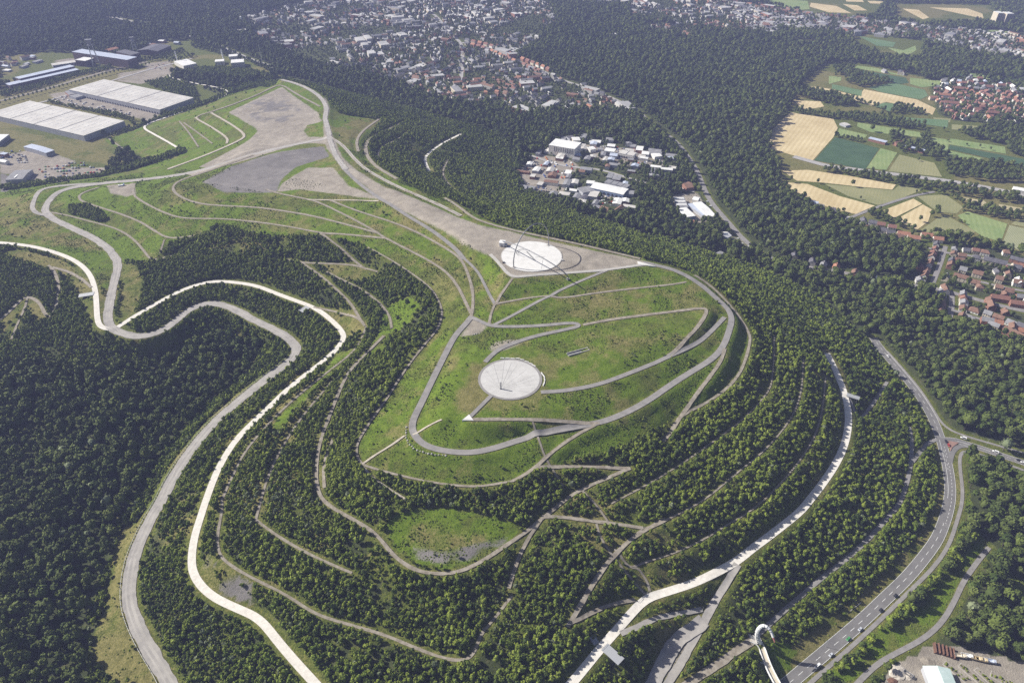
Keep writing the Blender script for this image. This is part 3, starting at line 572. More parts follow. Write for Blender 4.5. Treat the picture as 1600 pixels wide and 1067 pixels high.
# bare spoil plateaus, ridge and plazas
for poly, ch, val, nn in [
 ("440,136 497,176 503,190 480,196 475,205 482,214 508,214 515,226 470,224 430,236 400,246 350,260 300,276 290,272 350,254 400,232 330,262 310,262 385,222 402,206 400,201 357,176 400,155",2,0.95,0.25),
 ("507,148 516,170 512,186 520,212 535,245 560,268 600,292 625,300 660,315 700,333 750,352 800,362 850,375 950,396 1025,412 1012,416 945,424 800,436 772,404 740,390 695,362 660,345 615,322 590,308 545,290 520,262 480,262 440,287 432,300 470,296 545,306 592,312 570,290 540,270 510,232 505,205",2,0.95,0.2),
 ("315,285 360,261 430,239 505,229 515,244 462,262 440,280 432,301 350,301",4,0.97,0.1),
 ("165,290 210,286 213,304 200,308 172,303",2,0.9,0.2),
 ("737,495 766,509 748,523 716,528",2,0.8,0.1),
 ("760,545 775,532 810,530 835,524 800,545 770,552",2,0.75,0.2),
 ("1034,1010 1062,990 1100,965 1090,990 1045,1060 1005,1067 1030,1030",2,0.6,0.3),
 ("640,850 690,862 760,845 800,835 790,850 740,875 690,882 650,872",4,0.75,0.7),("640,818 700,826 770,832 785,845 740,868 690,878 640,862",1,0.6,0.6),("378,166 420,150 450,150 472,172 440,196 395,190",4,0.35,0.8),("640,820 690,812 700,840 650,850",1,0.5,0.5),
 ("700,640 735,655 770,630 755,600 760,570 735,580 712,610",1,0.75,0.3),
 ("940,520 1000,515 990,560 930,560",1,0.5,0.4),
 ("1240,420 1300,438 1290,450 1235,430",1,0.0,0),
 ("20,240 60,232 120,252 100,262 165,262 160,275 60,285 20,275 0,270 0,240",2,0.85,0.3),
 ("75,147 110,142 250,176 240,190 180,175 100,165",2,0.85,0.3),("185,115 230,108 262,118 220,132 180,127",2,0.7,0.2),
 ("225,100 265,95 275,110 262,118 230,110",2,0.8,0.2),("85,95 115,90 122,100 90,104",2,0.8,0.2),
 ("812,265 840,240 890,250 905,258 880,300 840,300 815,290",2,0.85,0.3),("905,225 990,232 1035,240 1040,260 990,262 935,250",2,0.7,0.3),
 ("925,285 985,300 975,320 930,305",2,0.7,0.3),("1050,305 1090,300 1115,345 1075,352",2,0.8,0.2),("1130,365 1165,375 1200,398 1170,395",2,0.7,0.3),
 ("0,270 15,275 12,300 0,300",4,0.9,0.1),("1250,60 1290,66 1285,75 1255,70",1,0.9,0),
 ]: paint(poly, ch, val, noise_=nn)
# shaggier, drier and redder flanks between the ridge and the observatory
for poly, val in [("600,325 700,370 760,430 800,436 770,480 740,440 700,400 620,350",0.7),("860,460 1000,448 1070,442 1100,455 900,480",0.55),
                  ("470,325 560,330 640,380 720,430 690,420 600,372 520,345",0.45),("700,530 735,520 690,600 660,640 655,610",0.5),("640,590 690,540 640,640 590,680 600,640",0.35),("560,185 600,188 570,205 545,225 525,200",0.75),("0,305 60,300 60,340 120,365 170,385 160,395 60,378 0,372",0.6),("0,200 130,225 230,250 200,262 20,235 0,215",0.75)]:
    paint(poly, 1, val, noise_=0.5)
for poly in ["640,430 700,440 735,490 700,540 690,500 660,450","560,730 600,690 700,720 830,730 790,752 700,758","850,470 1000,452 930,480 800,495","770,540 860,540 900,520 1000,505 1060,495 1050,530 960,520 880,560 800,550"]:
    paint(poly, 3, 0.55, noise_=0.6)
jit = (fbm(fx_, fy_, 18, 11)-0.5)*np.where(rdist > 4, 1.6, 0)*np.where(inside_hill&(cov != 'c'), 1, 0)
jit[np.hypot(fx_-DISC[0], fy_-DISC[1]) < 50] = 0; jit[np.hypot(fx_-OBSV[0], fy_-OBSV[1]) < 60] = 0
nI, nJ = len(ax), len(ay)
iG, jG = np.where(ax == GX0)[0][0], np.where(ay == GY0)[0][0]
tz = hv+jit
H = tz.reshape(nJ, nI)[jG:jG+NY, iG:iG+NX].copy()
q = (np.arange(nJ-1)[:, None]*nI+np.arange(nI-1)[None, :]).ravel()
gm = mesh_np('ground', np.c_[fx_, fy_, tz], np.c_[q, q+1, q+nI+1, q+nI], [M['ground']], smooth=True)
for nm, arr in (('cover', cg), ('cover_more', c2_)):
    a = gm.attributes.new(nm, 'FLOAT_COLOR', 'POINT'); a.data.foreach_set('color', arr.ravel())
structure(obj('ground', gm))

# ---------------------------------------------------------------- roads, tracks, paths: thin sheets on the ground
def ribbon(pw, w, off, follow=True):
    d = np.gradient(pw[:, :2], axis=0); d /= np.maximum(np.linalg.norm(d, axis=1), 1e-6)[:, None]; n = np.c_[-d[:, 1], d[:, 0]]
    wj = 1+0.0*np.arange(len(pw)); rows = []
    for k in (-.5, -.17, .17, .5):
        q2 = pw[:, :2]+n*(w*k*wj)[:, None]; rows.append(np.c_[q2, hz(q2[:, 0], q2[:, 1])+off])
    V = np.stack(rows, 1)
    V[:, :, 2] = np.maximum(V[:, :, 2], V[:, :, 2].mean(1, keepdims=True)-0.15)
    V = V.reshape(-1, 3); m = len(pw); i = np.arange(m-1)[:, None]*4+np.arange(3)[None, :]; i = i.ravel()
    return V, np.c_[i, i+4, i+5, i+1]
for k, r in enumerate(roads):
    nm, mk, w, xy, z, pw = r
    pw2 = densify(pw, 2.0) if np.hypot(*pw[:, :2].T).min() < 1900 else pw
    edge = (0.10 if mk in ('asphalt', 'asphalt_old', 'asphalt_pale', 'concrete') else 0.0)
    V, F = ribbon(pw2, w, 0.30+0.012*(k % 40))
    if not edge and mk != 'pale':     # ragged margins on unsurfaced tracks
        ws = (fbm(V[:, 0], V[:, 1], 9, k)-0.5)*0.5
        c = np.repeat(pw2[:, :2], 4, axis=0); V[:, :2] += (V[:, :2]-c)*ws[:, None]
    structure(obj(nm, mesh_np(nm, V, F, [M[mk]])))
for k, (mk, s) in enumerate(FIELDS):
    xy, _ = parse(s); w = unproj(xy[:, 0], xy[:, 1], 0*xy[:, 0])
    structure(obj('field', mesh_np('field', np.c_[w[:, :2], np.full(len(w), 0.22+0.01*(k % 20))], [list(range(len(w)))], [M[mk]])))

# pale wheel tracks worn into the gravel roads
M['wheel'] = mat('worn_gravel', (0.33,0.31,0.285), 0.95, c2=(0.44,0.415,0.38), scale=0.06, detail=6)
for k, r in enumerate(roads):
    if r[0] not in ('haul_road', 'north_road'): continue
    pw = densify(r[5], 2.0); d = np.gradient(pw[:, :2], axis=0); d /= np.maximum(np.linalg.norm(d, axis=1), 1e-6)[:, None]; n = np.c_[-d[:, 1], d[:, 0]]
    for off, w in ((-2.1, 1.5), (1.6, 2.2)):
        wob = (fbm(pw[:, 0], pw[:, 1], 25, k)-.5)*1.6
        q2 = pw.copy(); q2[:, :2] += n*(off+wob)[:, None]; V, F = ribbon(q2, w, 0.30+0.012*(k % 40)+.02)
        keep = fbm(V[F[:, 0], 0], V[F[:, 0], 1], 12, k+3) > .36
        structure(obj('wheel_track', mesh_np('wheel_track', V, F[keep], [M['wheel']])))

pl_ = unproj(np.array([1168., 1187., 1192., 1177.]), np.array([990., 996., 1005., 1007.]), np.full(4, 12.0))
structure(obj('bridge_landing', mesh_np('bridge_landing', np.c_[pl_[:, :2], hz(pl_[:, 0], pl_[:, 1]).max()*np.ones(4)+.75], [[0, 1, 2, 3]], [M['concrete']])))
# ---------------------------------------------------------------- materials of built things
M['roof_white'] = mat('white_sheet_roof', (0.66,0.66,0.64), 0.6, c2=(0.82,0.81,0.78), scale=0.05, detail=6)
M['roof_cream'] = mat('weathered_light_roof', (0.44,0.42,0.39), 0.8, c2=(0.62,0.60,0.56), scale=0.03, detail=8)
M['roof_grey'] = mat('grey_roof', (0.20,0.20,0.21), 0.8, c2=(0.30,0.30,0.31), scale=0.15)
M['roof_bluegrey'] = mat('blue_grey_roof', (0.40,0.45,0.55), 0.6, c2=(0.52,0.56,0.66), scale=0.1)
M['roof_mint'] = mat('pale_mint_roof', (0.55,0.68,0.64), 0.6, c2=(0.66,0.78,0.74), scale=0.2)
M['roof_brown'] = mat('brown_tile_roof', (0.17,0.10,0.07), 0.85, c2=(0.25,0.15,0.11), scale=0.3)
M['roof_red'] = mat('red_tile_roof', (0.19,0.095,0.072), 0.85, c2=(0.28,0.145,0.11), scale=0.3)
M['roof_orange'] = mat('orange_tile_roof', (0.30,0.145,0.09), 0.85, c2=(0.40,0.205,0.135), scale=0.3)
M['roof_slate'] = mat('dark_slate_roof', (0.085,0.085,0.10), 0.7, c2=(0.15,0.145,0.16), scale=0.3)
M['brick'] = mat('dark_brick', (0.10,0.07,0.065), 0.9, c2=(0.16,0.11,0.10), scale=0.2)
M['brick_red'] = mat('red_brick', (0.24,0.12,0.085), 0.9, c2=(0.32,0.17,0.12), scale=0.3)
M['render'] = mat('white_render', (0.66,0.64,0.59), 0.85, c2=(0.78,0.76,0.71), scale=0.2)
M['render_cream'] = mat('cream_render', (0.52,0.46,0.36), 0.85, c2=(0.62,0.56,0.45), scale=0.2)
M['clad'] = mat('grey_wall_cladding', (0.36,0.37,0.40), 0.7, c2=(0.44,0.45,0.48), scale=0.1)
M['clad_blue'] = mat('blue_wall_cladding', (0.20,0.28,0.45), 0.6, c2=(0.28,0.36,0.52), scale=0.2)
M['glass'] = mat('window_glass', (0.03,0.035,0.045), 0.15, spec=0.5)
M['steel'] = mat('grey_steel', (0.27,0.275,0.29), 0.5, metal=0.5)
M['dark_steel'] = mat('dark_steel', (0.07,0.072,0.08), 0.55, metal=0.4)
M['bright_steel'] = mat('galvanised_steel', (0.48,0.49,0.50), 0.5, metal=0.4)
M['white_paint'] = mat('white_paint', (0.78,0.78,0.77), 0.5)
M['plaza'] = mat('white_stone_paving', (0.44,0.43,0.415), 0.85, c2=(0.54,0.53,0.515), scale=0.12, detail=8)
M['plaza_bright'] = mat('bright_stone_paving', (0.58,0.57,0.55), 0.85, c2=(0.70,0.69,0.67), scale=0.12, detail=8)
M['inlay'] = mat('dark_inlay', (0.27,0.27,0.262), 0.8)
M['rust'] = mat('rusty_iron', (0.11,0.06,0.042), 0.9, c2=(0.21,0.115,0.08), scale=0.8)
M['rubble'] = mat('pale_rubble', (0.38,0.34,0.29), 0.95, c2=(0.58,0.53,0.46), scale=0.7)
M['stone'] = mat('boulder_stone', (0.30,0.29,0.27), 0.9, c2=(0.44,0.42,0.39), scale=0.8)
M['tyre'] = mat('tyre_rubber', (0.03,0.03,0.03), 0.9)
M['tan_paint'] = mat('tan_vehicle_paint', (0.55,0.44,0.27), 0.5, c2=(0.66,0.55,0.36), scale=0.8)
CARCOL = {'white': (0.78,0.78,0.78), 'silver': (0.50,0.52,0.56), 'black': (0.03,0.03,0.035), 'green': (0.06,0.30,0.09), 'red': (0.42,0.05,0.04), 'blue': (0.08,0.14,0.36), 'grey': (0.20,0.21,0.23), 'orange': (0.55,0.20,0.05)}
for k, c in CARCOL.items(): M['car_'+k] = mat('car_paint_'+k, c, 0.35, spec=0.5)
AVOID = []      # footprints (world polygon, margin) kept clear of trees
def footprint(q, margin=3.0):
    q = np.asarray(q)[:, :2]; c = q.mean(0); d = q-c; AVOID.append(c+d*(1+margin/np.maximum(np.linalg.norm(d, axis=1), 1))[:, None])

def near_building(x, y):
    b = np.zeros(x.shape, bool)
    for w in AVOID: b |= pip(x, y, w)
    return b
def rect_fit(q):
    """rectangle (centre, half sizes, angle) nearest to a world quad"""
    q = np.asarray(q)[:, :2]; c = q.mean(0); e = (q[1]-q[0]+q[2]-q[3])/2; f = (q[3]-q[0]+q[2]-q[1])/2
    a = math.atan2(e[1], e[0]); u = np.array([math.cos(a), math.sin(a)]); n = np.array([-u[1], u[0]])
    return c, abs(e@u)/2, abs(f@n)/2, a
def hall(name, label, cat, quad, h, wall, roof, gable=0.0, group=None, extras=None, base=None):
    """building from the four roof corners seen in the photo (pixels) and its eaves height"""
    q0 = np.array([[float(c) for c in w.split(',')] for w in quad.split()])
    zb = 0.0 if base is None else base
    q = unproj(q0[:, 0], q0[:, 1], np.full(4, zb+h)); c, a, b, ang = rect_fit(q)
    footprint(q, 4)
    r = empty(name, (c[0], c[1], zb), ang); tag(r, label, cat, group)
    w = MB(); w.box(-a, a, -b, b, -1.0, h)
    if gable: w.add([(-a+.01,-b,h),(-a+.01,b,h),(-a+.01,0,h+gable),(a-.01,-b,h),(a-.01,b,h),(a-.01,0,h+gable)], [(0,2,1),(3,4,5)])
    w.build('wall', M[wall], r)
    o = 0.25; f = MB()
    if gable:
        t = 0.18
        for s in (-1, 1):
            f.add([(-a-o,s*(b+o),h-.02),(a+o,s*(b+o),h-.02),(a+o,0,h+gable+.05),(-a-o,0,h+gable+.05),(-a-o,s*(b+o),h+t),(a+o,s*(b+o),h+t),(a+o,0,h+gable+.05+t),(-a-o,0,h+gable+.05+t)],
                  [(0,1,2,3),(7,6,5,4),(0,4,5,1),(0,3,7,4),(1,5,6,2)])
    else: f.box(-a-o, a+o, -b-o, b+o, h+.003, h+.45)
    rf = f.build('roof', M[roof], r)
    if extras: extras(r, rf, a, b, h)
    return r
def windows(n, z0, z1, sides=(-1, 1), wm='glass', frac=0.55):
    def fn(r, rf, a, b, h):
        for s in sides:
            for k in range(n):
                x = -a+(k+.5)*2*a/n; hw = a/n*frac; m = MB(); y = s*b
                m.box(x-hw, x+hw, min(y, y+s*.06), max(y, y+s*.06), z0*h, z1*h); m.build('window', M[wm], r)
    return fn
def seams(n, dock=0, side=-1, lights=0):
    def fn(r, rf, a, b, h):
        for k in range(1, n):
            x = -a+2*a*k/n; m = MB(); m.box(x-.55, x+.55, -b-.2, b+.2, h+.45, h+.95); m.build('roof_joint', M['roof_grey'], rf)
        for k in range(dock):
            x = -a*0.96+(k+.5)*1.92*a/dock; m = MB(); y = side*b; m.box(x-1.4, x+1.4, min(y, y+side*.5), max(y, y+side*.5), 0.2, 4.4); m.build('dock_door', M['dark_steel'], r)
        for k in range(lights):
            x = -a+(k+.5)*2*a/lights
            for y in (-.6*b, -.2*b, .2*b, .6*b):
                m = MB(); m.box(x-.9, x+.9, y-b*.14, y+b*.14, h+.453, h+.75); m.build('skylight', M['roof_white'], rf)
    return fn
def multi(*fs):
    def fn(*a):
        for f in fs: f(*a)
    return fn
hall('warehouse','long pale roofed warehouse with a row of dark dock doors, beside the young avenue','warehouse',"165,125 302,153 250,172 105,140",12,'clad','roof_cream',extras=seams(3,34,-1,18),group='large logistics warehouses')
hall('warehouse','pale roofed warehouse with blank grey walls at the left edge, beside the grassland','warehouse',"45,157 194,190 131,212 -18,179",12,'clad','roof_cream',extras=seams(4,0,-1,18),group='large logistics warehouses')
hall('colliery_hall','tall dark brick colliery hall with long pale flat roof under the headframe','industrial hall',"121,79 136,75 206,92 190,97",22,'brick','roof_bluegrey',extras=windows(16,0.25,0.75,(-1,)))
hall('brick_block','cube shaped dark brick block with pale flat roof left of the colliery hall','industrial building',"120,93 134,89 144,92 130,97",16,'brick','roof_white',extras=windows(4,0.2,0.85,(-1,)))
hall('workshop_hall','long low brick workshop with bluish roof, higher of two parallel halls','industrial hall',"23,121 110,102 116,104 30,124",13,'brick','roof_bluegrey',extras=windows(18,0.3,0.7,(-1,)))
hall('workshop_hall','long low brick workshop with narrow pale roof along the hedge, front of two parallel halls','industrial hall',"6,131 117,107 123,109 16,134",9,'brick','roof_bluegrey',extras=windows(20,0.25,0.75,(-1,)))
hall('store_shed','low shed with long cream roof behind the brick workshop halls','shed',"78,100 120,94 122,97 84,103",7,'clad','roof_cream',extras=windows(10,0.3,0.7,(-1,)))
hall('brick_hall','dark brick hall behind the smaller winding tower','industrial hall',"185,80 200,77 214,84 200,88",17,'brick','roof_slate',extras=windows(6,0.25,0.75,(-1,)))
hall('brick_hall','long dark roofed hall right of the smaller winding tower','industrial hall',"218,78 240,69 264,73 243,82",12,'brick','roof_slate',4,extras=windows(8,0.25,0.75,(-1,)))
hall('brick_house','orange roofed hall behind the tall brick colliery hall','industrial hall',"162,78 180,74 184,76 166,81",12,'brick_red','roof_orange',3)
hall('power_building','white power building with a slim white chimney beside the paved square','industrial building',"266,97 287,94 312,98 292,103",9,'render','roof_white',extras=windows(6,0.3,0.7,(-1,)))
hall('office_block','white office block with window bands beyond the wooded mound','office',"359,94 378,93 384,97 363,99",13,'render','roof_white',extras=multi(windows(9,0.15,0.4,(-1,)),windows(9,0.55,0.8,(-1,))))
hall('office_block','small white office block beside the tall white tower','office',"334,94 348,93 352,96 338,97",9,'render','roof_white',extras=windows(5,0.3,0.7,(-1,)))
hall('office_block','white flat building behind the larger office block','office',"356,86 370,85 372,88 359,89",8,'render','roof_white',extras=windows(5,0.3,0.7,(-1,)))
hall('depot_hall','blue grey roofed depot hall beside the storage yard','industrial hall',"35,230 47,226 87,234 73,239",8,'clad','roof_bluegrey',1.2,extras=windows(12,0.5,0.75,(-1,)))
hall('depot_hall','pale roofed depot at the left edge above the storage yard','industrial hall',"-40,222 -22,208 10,214 -5,224",9,'clad','roof_white',1.0,extras=windows(8,0.2,0.6,(-1,)))
hall('scrap_hall','grey machine hall with one long white skylight beside the vehicle yard','industrial hall',"12,267 39,266 47,279 21,281",8,'clad','roof_grey',1.5,extras=lambda r, rf, a, b, h: MB().box(-a*.15, a*.05, -b*.8, -b*.1, h+.9, h+1.6).build('skylight', M['roof_white'], rf))
hall('gatehouse','red brick gatehouse at the corner of the dock yard','gatehouse',"99,143 110,142 120,146 110,149",6,'brick_red','roof_grey')
hall('canopy_shed','dark canopy shed in the dock yard in front of the warehouse','shed',"108,150 121,147 129,150 117,154",5,'clad','roof_grey')
def slots(r, rf, a, b, h):
    for k in range(9):
        x = -a*0.55+k*a*0.17; m = MB(); m.box(x-.5, x+.5, -b-.35, -b-.003, h*.45, h*.92); m.build('wall_rib', M['dark_steel'], r)
hall('concrete_works','tall white concrete works with dark vertical slots above the rubble yard','industrial building',"865,217 909,223 897,234 861,227",19,'render','roof_white',extras=slots)
hall('purple_roof_shed','shed with dark purple grey roof behind the tall white works','shed',"886,213 895,212 899,216 889,218",8,'clad','roof_slate')
hall('cream_hall','cream walled hall behind the tall white works','industrial hall',"895,215 905,214 906,220 893,220",9,'render_cream','roof_white',1.5,extras=windows(4,.3,.7,(-1,)))
hall('long_white_hall','long bright white roofed hall with blue wall in the industrial park','industrial hall',"935,285 981,296 975,304 917,293",8,'clad_blue','roof_white',1.0,extras=seams(1,8,-1))
hall('grey_roof_hall','grey flat roofed hall directly behind the long bright white hall','industrial hall',"949,280 984,289 980,294 946,285",7,'clad','roof_grey',extras=seams(4))
hall('grey_roof_hall','grey double hall left of the long bright white hall','industrial hall',"903,294 920,291 930,298 910,302",6,'clad','roof_grey',extras=seams(3))
hall('grey_shed','small grey shed with solar roof left of the crowded car park','shed',"904,308 913,304 919,306 911,313",5,'render','roof_slate',1.0)
hall('pale_roof_hall','wide pale grey roofed hall near the top of the industrial park','industrial hall',"970,234 994,239 990,244 968,240",8,'render','roof_cream',extras=seams(2,6,-1))
hall('pale_roof_hall','pale two part shed between the works and the wide pale hall','industrial hall',"947,231 962,233 960,238 944,236",7,'render','roof_white',extras=windows(5,.3,.7,(-1,)))
hall('workshop','small white roofed workshop right of the tall white works','workshop',"919,230 927,229 930,233 921,235",6,'render','roof_white',1.2)
hall('workshop','grey roofed workshop above the country lane, top right of the industrial park','workshop',"1004,236 1015,237 1014,242 1002,241",6,'render','roof_white',1.0)
hall('workshop','white workshop with tall gable near the country road in the industrial park','workshop',"1019,240 1030,239 1033,244 1021,246",6,'render','roof_white',1.0)
hall('brown_house','brown tiled house nearest the wood below the crowded car park','house',"959,328 970,321 975,324 965,332",5,'render','roof_brown',3)
hall('brown_house','long brown roofed house left of two others below the car park','house',"941,321 956,327 953,331 938,326",5,'brick_red','roof_brown',3)
hall('brown_house','brown roofed house at the lower right of the group below the car park','house',"967,331 979,329 982,334 970,337",5,'render','roof_brown',3)
hall('striped_hall','hall with striped grey and white roof beside the country road','industrial hall',"1050,307 1069,309 1075,323 1059,325",7,'render','roof_grey',extras=lambda r, rf, a, b, h: [MB().box(-a*.9, a*.9, y-b*.12, y+b*.12, h+.453, h+.7).build('skylight', M['roof_white'], rf) for y in (-.5*b, 0.1*b, .7*b)])
hall('white_roof_hall','square white roofed hall at the lower end of the striped hall','industrial hall',"1059,326 1075,324 1084,338 1070,340",7,'clad_blue','roof_white')
hall('white_roof_hall','long narrow white roofed hall parallel to the country road','industrial hall',"1087,316 1099,315 1116,338 1102,340",7,'render','roof_white',1.5,extras=windows(10,.3,.7,(-1,)))
hall('narrow_grey_hall','narrow grey roofed hall between two white roofed halls','industrial hall',"1080,318 1086,317 1100,336 1091,338",5,'clad','roof_bluegrey',extras=windows(8,.3,.7,(-1,)))
hall('white_gable_house','small white gabled building at the upper end of the narrow halls','house',"1083,306 1092,309 1093,314 1084,313",7,'render','roof_white',2)
hall('orange_roof_house','brick house with orange brown roof at the bend of the country road','house',"1066,285 1078,284 1083,293 1070,295",6,'brick_red','roof_brown',3)
hall('white_villa','white villa with grey roof beside a round tree on the country road','house',"1124,366 1131,362 1142,369 1133,374",6,'render','roof_white',3,extras=windows(4,.35,.7))
hall('flat_roof_house','flat grey roofed house among the trees below the white villa','house',"1118,396 1126,392 1132,396 1124,400",4,'render','roof_grey')
hall('orange_shed','small orange roofed shed at the end of the white roofed hall','shed',"1077,345 1083,343 1086,348 1080,350",4,'render','roof_orange',1.5)
hall('solar_barn','long barn with bluish solar roof beside the dark green field','barn',"1357,216 1361,214 1386,221 1383,224",5,'brick_red','roof_bluegrey')
hall('solar_barn','long barn with bluish solar roof among the farm trees','barn',"1412,229 1415,227 1446,234 1443,237",5,'brick_red','roof_bluegrey')
hall('farmhouse','red roofed farmhouse between two solar barns','house',"1397,222 1408,221 1411,224 1399,226",5,'brick_red','roof_red',3)
hall('stable','low stable with pale roof beside the row of poplars','barn',"1311,193 1318,192 1330,195 1323,197",4,'clad','roof_cream',1)
hall('retail_hall','white roofed hall beside the highway at the right edge','industrial hall',"1585,292 1610,296 1610,301 1582,296",7,'render','roof_white')
hall('apartment_slab','pale high apartment slab far away at the upper right','apartment block',"1556,18 1565,18 1566,21 1557,21",38,'render_cream','roof_white',extras=windows(8,.1,.9,(-1,)))
hall('apartment_slab','second pale apartment slab far away at the upper right','apartment block',"1570,19 1580,19 1581,22 1571,22",38,'render_cream','roof_white',extras=windows(8,.1,.9,(-1,)))
hall('lodge','flat pale lodge roof standing in the far woodland','building',"364,47 384,45 386,49 366,51",7,'render','roof_cream')
hall('forest_clinic','white building in the clearing of the far wood','building',"948,52 961,52 963,54 950,55",7,'render','roof_white')
# chimneys, towers, headframes
def chimney(name, label, px, py, h, r0, r1, m):
    p = unproj(px, py, 0.0); o = empty(name, p); tag(o, label, 'chimney')
    MB().tube([(0,0,-1),(0,0,h)], r0, 10, r1=r1).build('shaft', M[m], o); MB().tube([(0,0,h-1.2),(0,0,h+.3)], r1*1.15, 10).build('rim', M['dark_steel'], o)
    return o
chimney('chimney','slim white chimney on the power building beside the paved square',278,99,33,1.7,1.3,'white_paint')
chimney('water_tower_shaft','tall white tower between the two white office blocks',350,97,34,2.0,2.0,'white_paint')
chimney('mast','thin pale mast at the edge of the highway wood',411,104,60,.9,.5,'bright_steel')
def headframe(label, px, py, h, w):
    p = unproj(px, py, 0.0); o = empty('winding_tower', p, R(25)); tag(o, label, 'winding tower', 'colliery winding towers')
    for sx in (-1, 1):
        for sy in (-1, 1): MB().tube([(sx*w,sy*w,-1),(sx*w*.45,sy*w*.45,h*.78)], .75, 5).build('leg', M['bright_steel'], o)
    g = MB()
    for z, k in ((.2,.86),(.4,.72),(.6,.58)):
        c = [(-w*k,-w*k,h*z),(w*k,-w*k,h*z),(w*k,w*k,h*z),(-w*k,w*k,h*z)]
        for i in range(4): g.tube([c[i], c[(i+1)%4]], .35, 4)
    g.build('bracing', M['bright_steel'], o)
    MB().box(-w*.8, w*.8, -w*.6, w*.6, h*.78, h*.82).build('platform', M['steel'], o)
    for sy in (-.3, .3): MB().tube([(0,sy*w,h*.9),(0,sy*w+.6,h*.9)], h*.085, 16).build('winding_wheel', M['steel'], o)
    MB().box(-w*.9, w*.9, -w*.65, w*.65, h*.99, h*1.02).build('roof', M['steel'], o)
    for sx in (-1, 1): MB().tube([(sx*w*.7, 0, h*.82), (sx*w*.7, 0, h)], .5, 4).build('post', M['steel'], o)
headframe('tallest steel winding tower, standing astride the tall brick colliery hall', 152, 104, 68, 9)
headframe('smaller steel winding tower right of the brick colliery hall', 214, 88, 50, 6.5)
MB().tube([(0,0,0),(0,0,22)], .5, 6).build('spire', M['bright_steel'], tag(empty('water_tower', unproj(379,41,0.)), 'white ball topped water tower in the far woodland', 'water tower'))
MB().tube([(0,0,22),(0,0,24),(0,0,27),(0,0,29)], 3.2, 10).build('tank', M['white_paint'], [o for o in bpy.data.objects if o.name.startswith('water_tower')and o.type=='EMPTY'and not o.name.startswith('water_tower_shaft')][0])

# ---------------------------------------------------------------- houses
def house_meshes(w, d, h, rh, wall, roof, hip=False):
    b = MB(); b.box(-w, w, -d, d, -1.0, h)
    if not hip: b.add([(-w+.01,-d,h),(-w+.01,d,h),(-w+.01,0,h+rh),(w-.01,-d,h),(w-.01,d,h),(w-.01,0,h+rh)], [(0,2,1),(3,4,5)])
    f = MB(); o = .45; x = w-.0 if not hip else w*.45
    V = [(-w-o,-d-o,h-.15),(w+o,-d-o,h-.15),(w+o,d+o,h-.15),(-w-o,d+o,h-.15),(-x-(0 if hip else o),0,h+rh),(x+(0 if hip else o),0,h+rh)]
    V2 = [(a,b_,c+.22) for a, b_, c in V]
    f.add(V2, [(0,1,5,4),(2,3,4,5),(3,0,4),(1,2,5)] if hip else [(0,1,5,4),(2,3,4,5)]); f.add(V, [(4,5,1,0),(5,4,3,2)])
    f.add(V+V2, [(0,1,7,6),(1,2,8,7),(2,3,9,8),(3,0,6,9)])
    win = MB()
    for s in (-1, 1):
        for k in range(3):
            xx = -w*.62+k*w*.62
            for z in ((.9, 2.3), (3.6, 5.0)) if h > 5 else ((.9, 2.3),): win.box(xx-.6, xx+.6, min(s*d, s*(d+.05)), max(s*d, s*(d+.05)), *z)
    ch = MB().box(w*.3-.4, w*.3+.4, .5, 1.3, h+rh*.5, h+rh+.9)
    return (mesh_np('wall', b.v, b.f, [M[wall]]), mesh_np('roof', f.v, f.f, [M[roof]]), mesh_np('window', win.v, win.f, [M['glass']]), mesh_np('chimney', ch.v, ch.f, [M['brick']]))
HK = {}
RN = {'roof_red':'red roofed','roof_orange':'orange roofed','roof_slate':'dark slate roofed','roof_brown':'brown roofed','roof_grey':'grey roofed','roof_white':'white roofed','roof_bluegrey':'blue grey roofed'}
WN = {'render':'white walled','brick_red':'red brick','render_cream':'cream walled'}
def house(x, y, rz, kind, place, group, parts=True):
    w, d, h, rh, wall, roof, hip = kind
    if kind not in HK: HK[kind] = house_meshes(*kind)
    o = empty('house', (x, y, float(hz(x, y))), rz)
    size = 'long' if w > 8 else 'small' if w < 5 else 'detached'
    tag(o, f"{size} {RN[roof]} house {place}" if len(place.split()) > 9 else f"{size} {RN[roof]} {WN[wall]} house {place}", 'house', group)
    if len(o['label'].split()) > 16: o['label'] = f"{RN[roof]} house {place}"
    k = HK[kind]
    obj('wall', k[0], o); rf = obj('roof', k[1], o)
    if parts: obj('window', k[2], o); obj('chimney', k[3], rf)
    c, s = math.cos(rz), math.sin(rz); q = [(x+c*a-s*b, y+s*a+c*b) for a, b in ((-w,-d),(w,-d),(w,d),(-w,d))]
    footprint(q, 2.5); return o
walls = ['render','brick_red','render_cream']
def kind_of(roofs, big=0.0):
    w = random.choice([4.6,5.4,6.2]); 
    if random.random() < big: w = random.choice([9,12,15])
    return (w, random.choice([4.2,4.8]), random.choice([3.2,5.6,6.2]) if w < 8 else 6.2, random.choice([3.2,3.8,4.4]), random.choice(walls), random.choice(roofs), random.random() < .2 and w < 8)
placed = []
def clear_of(x, y, dist):
    for a, b in placed:
        if (a-x)**2+(b-y)**2 < dist*dist: return False
    return True
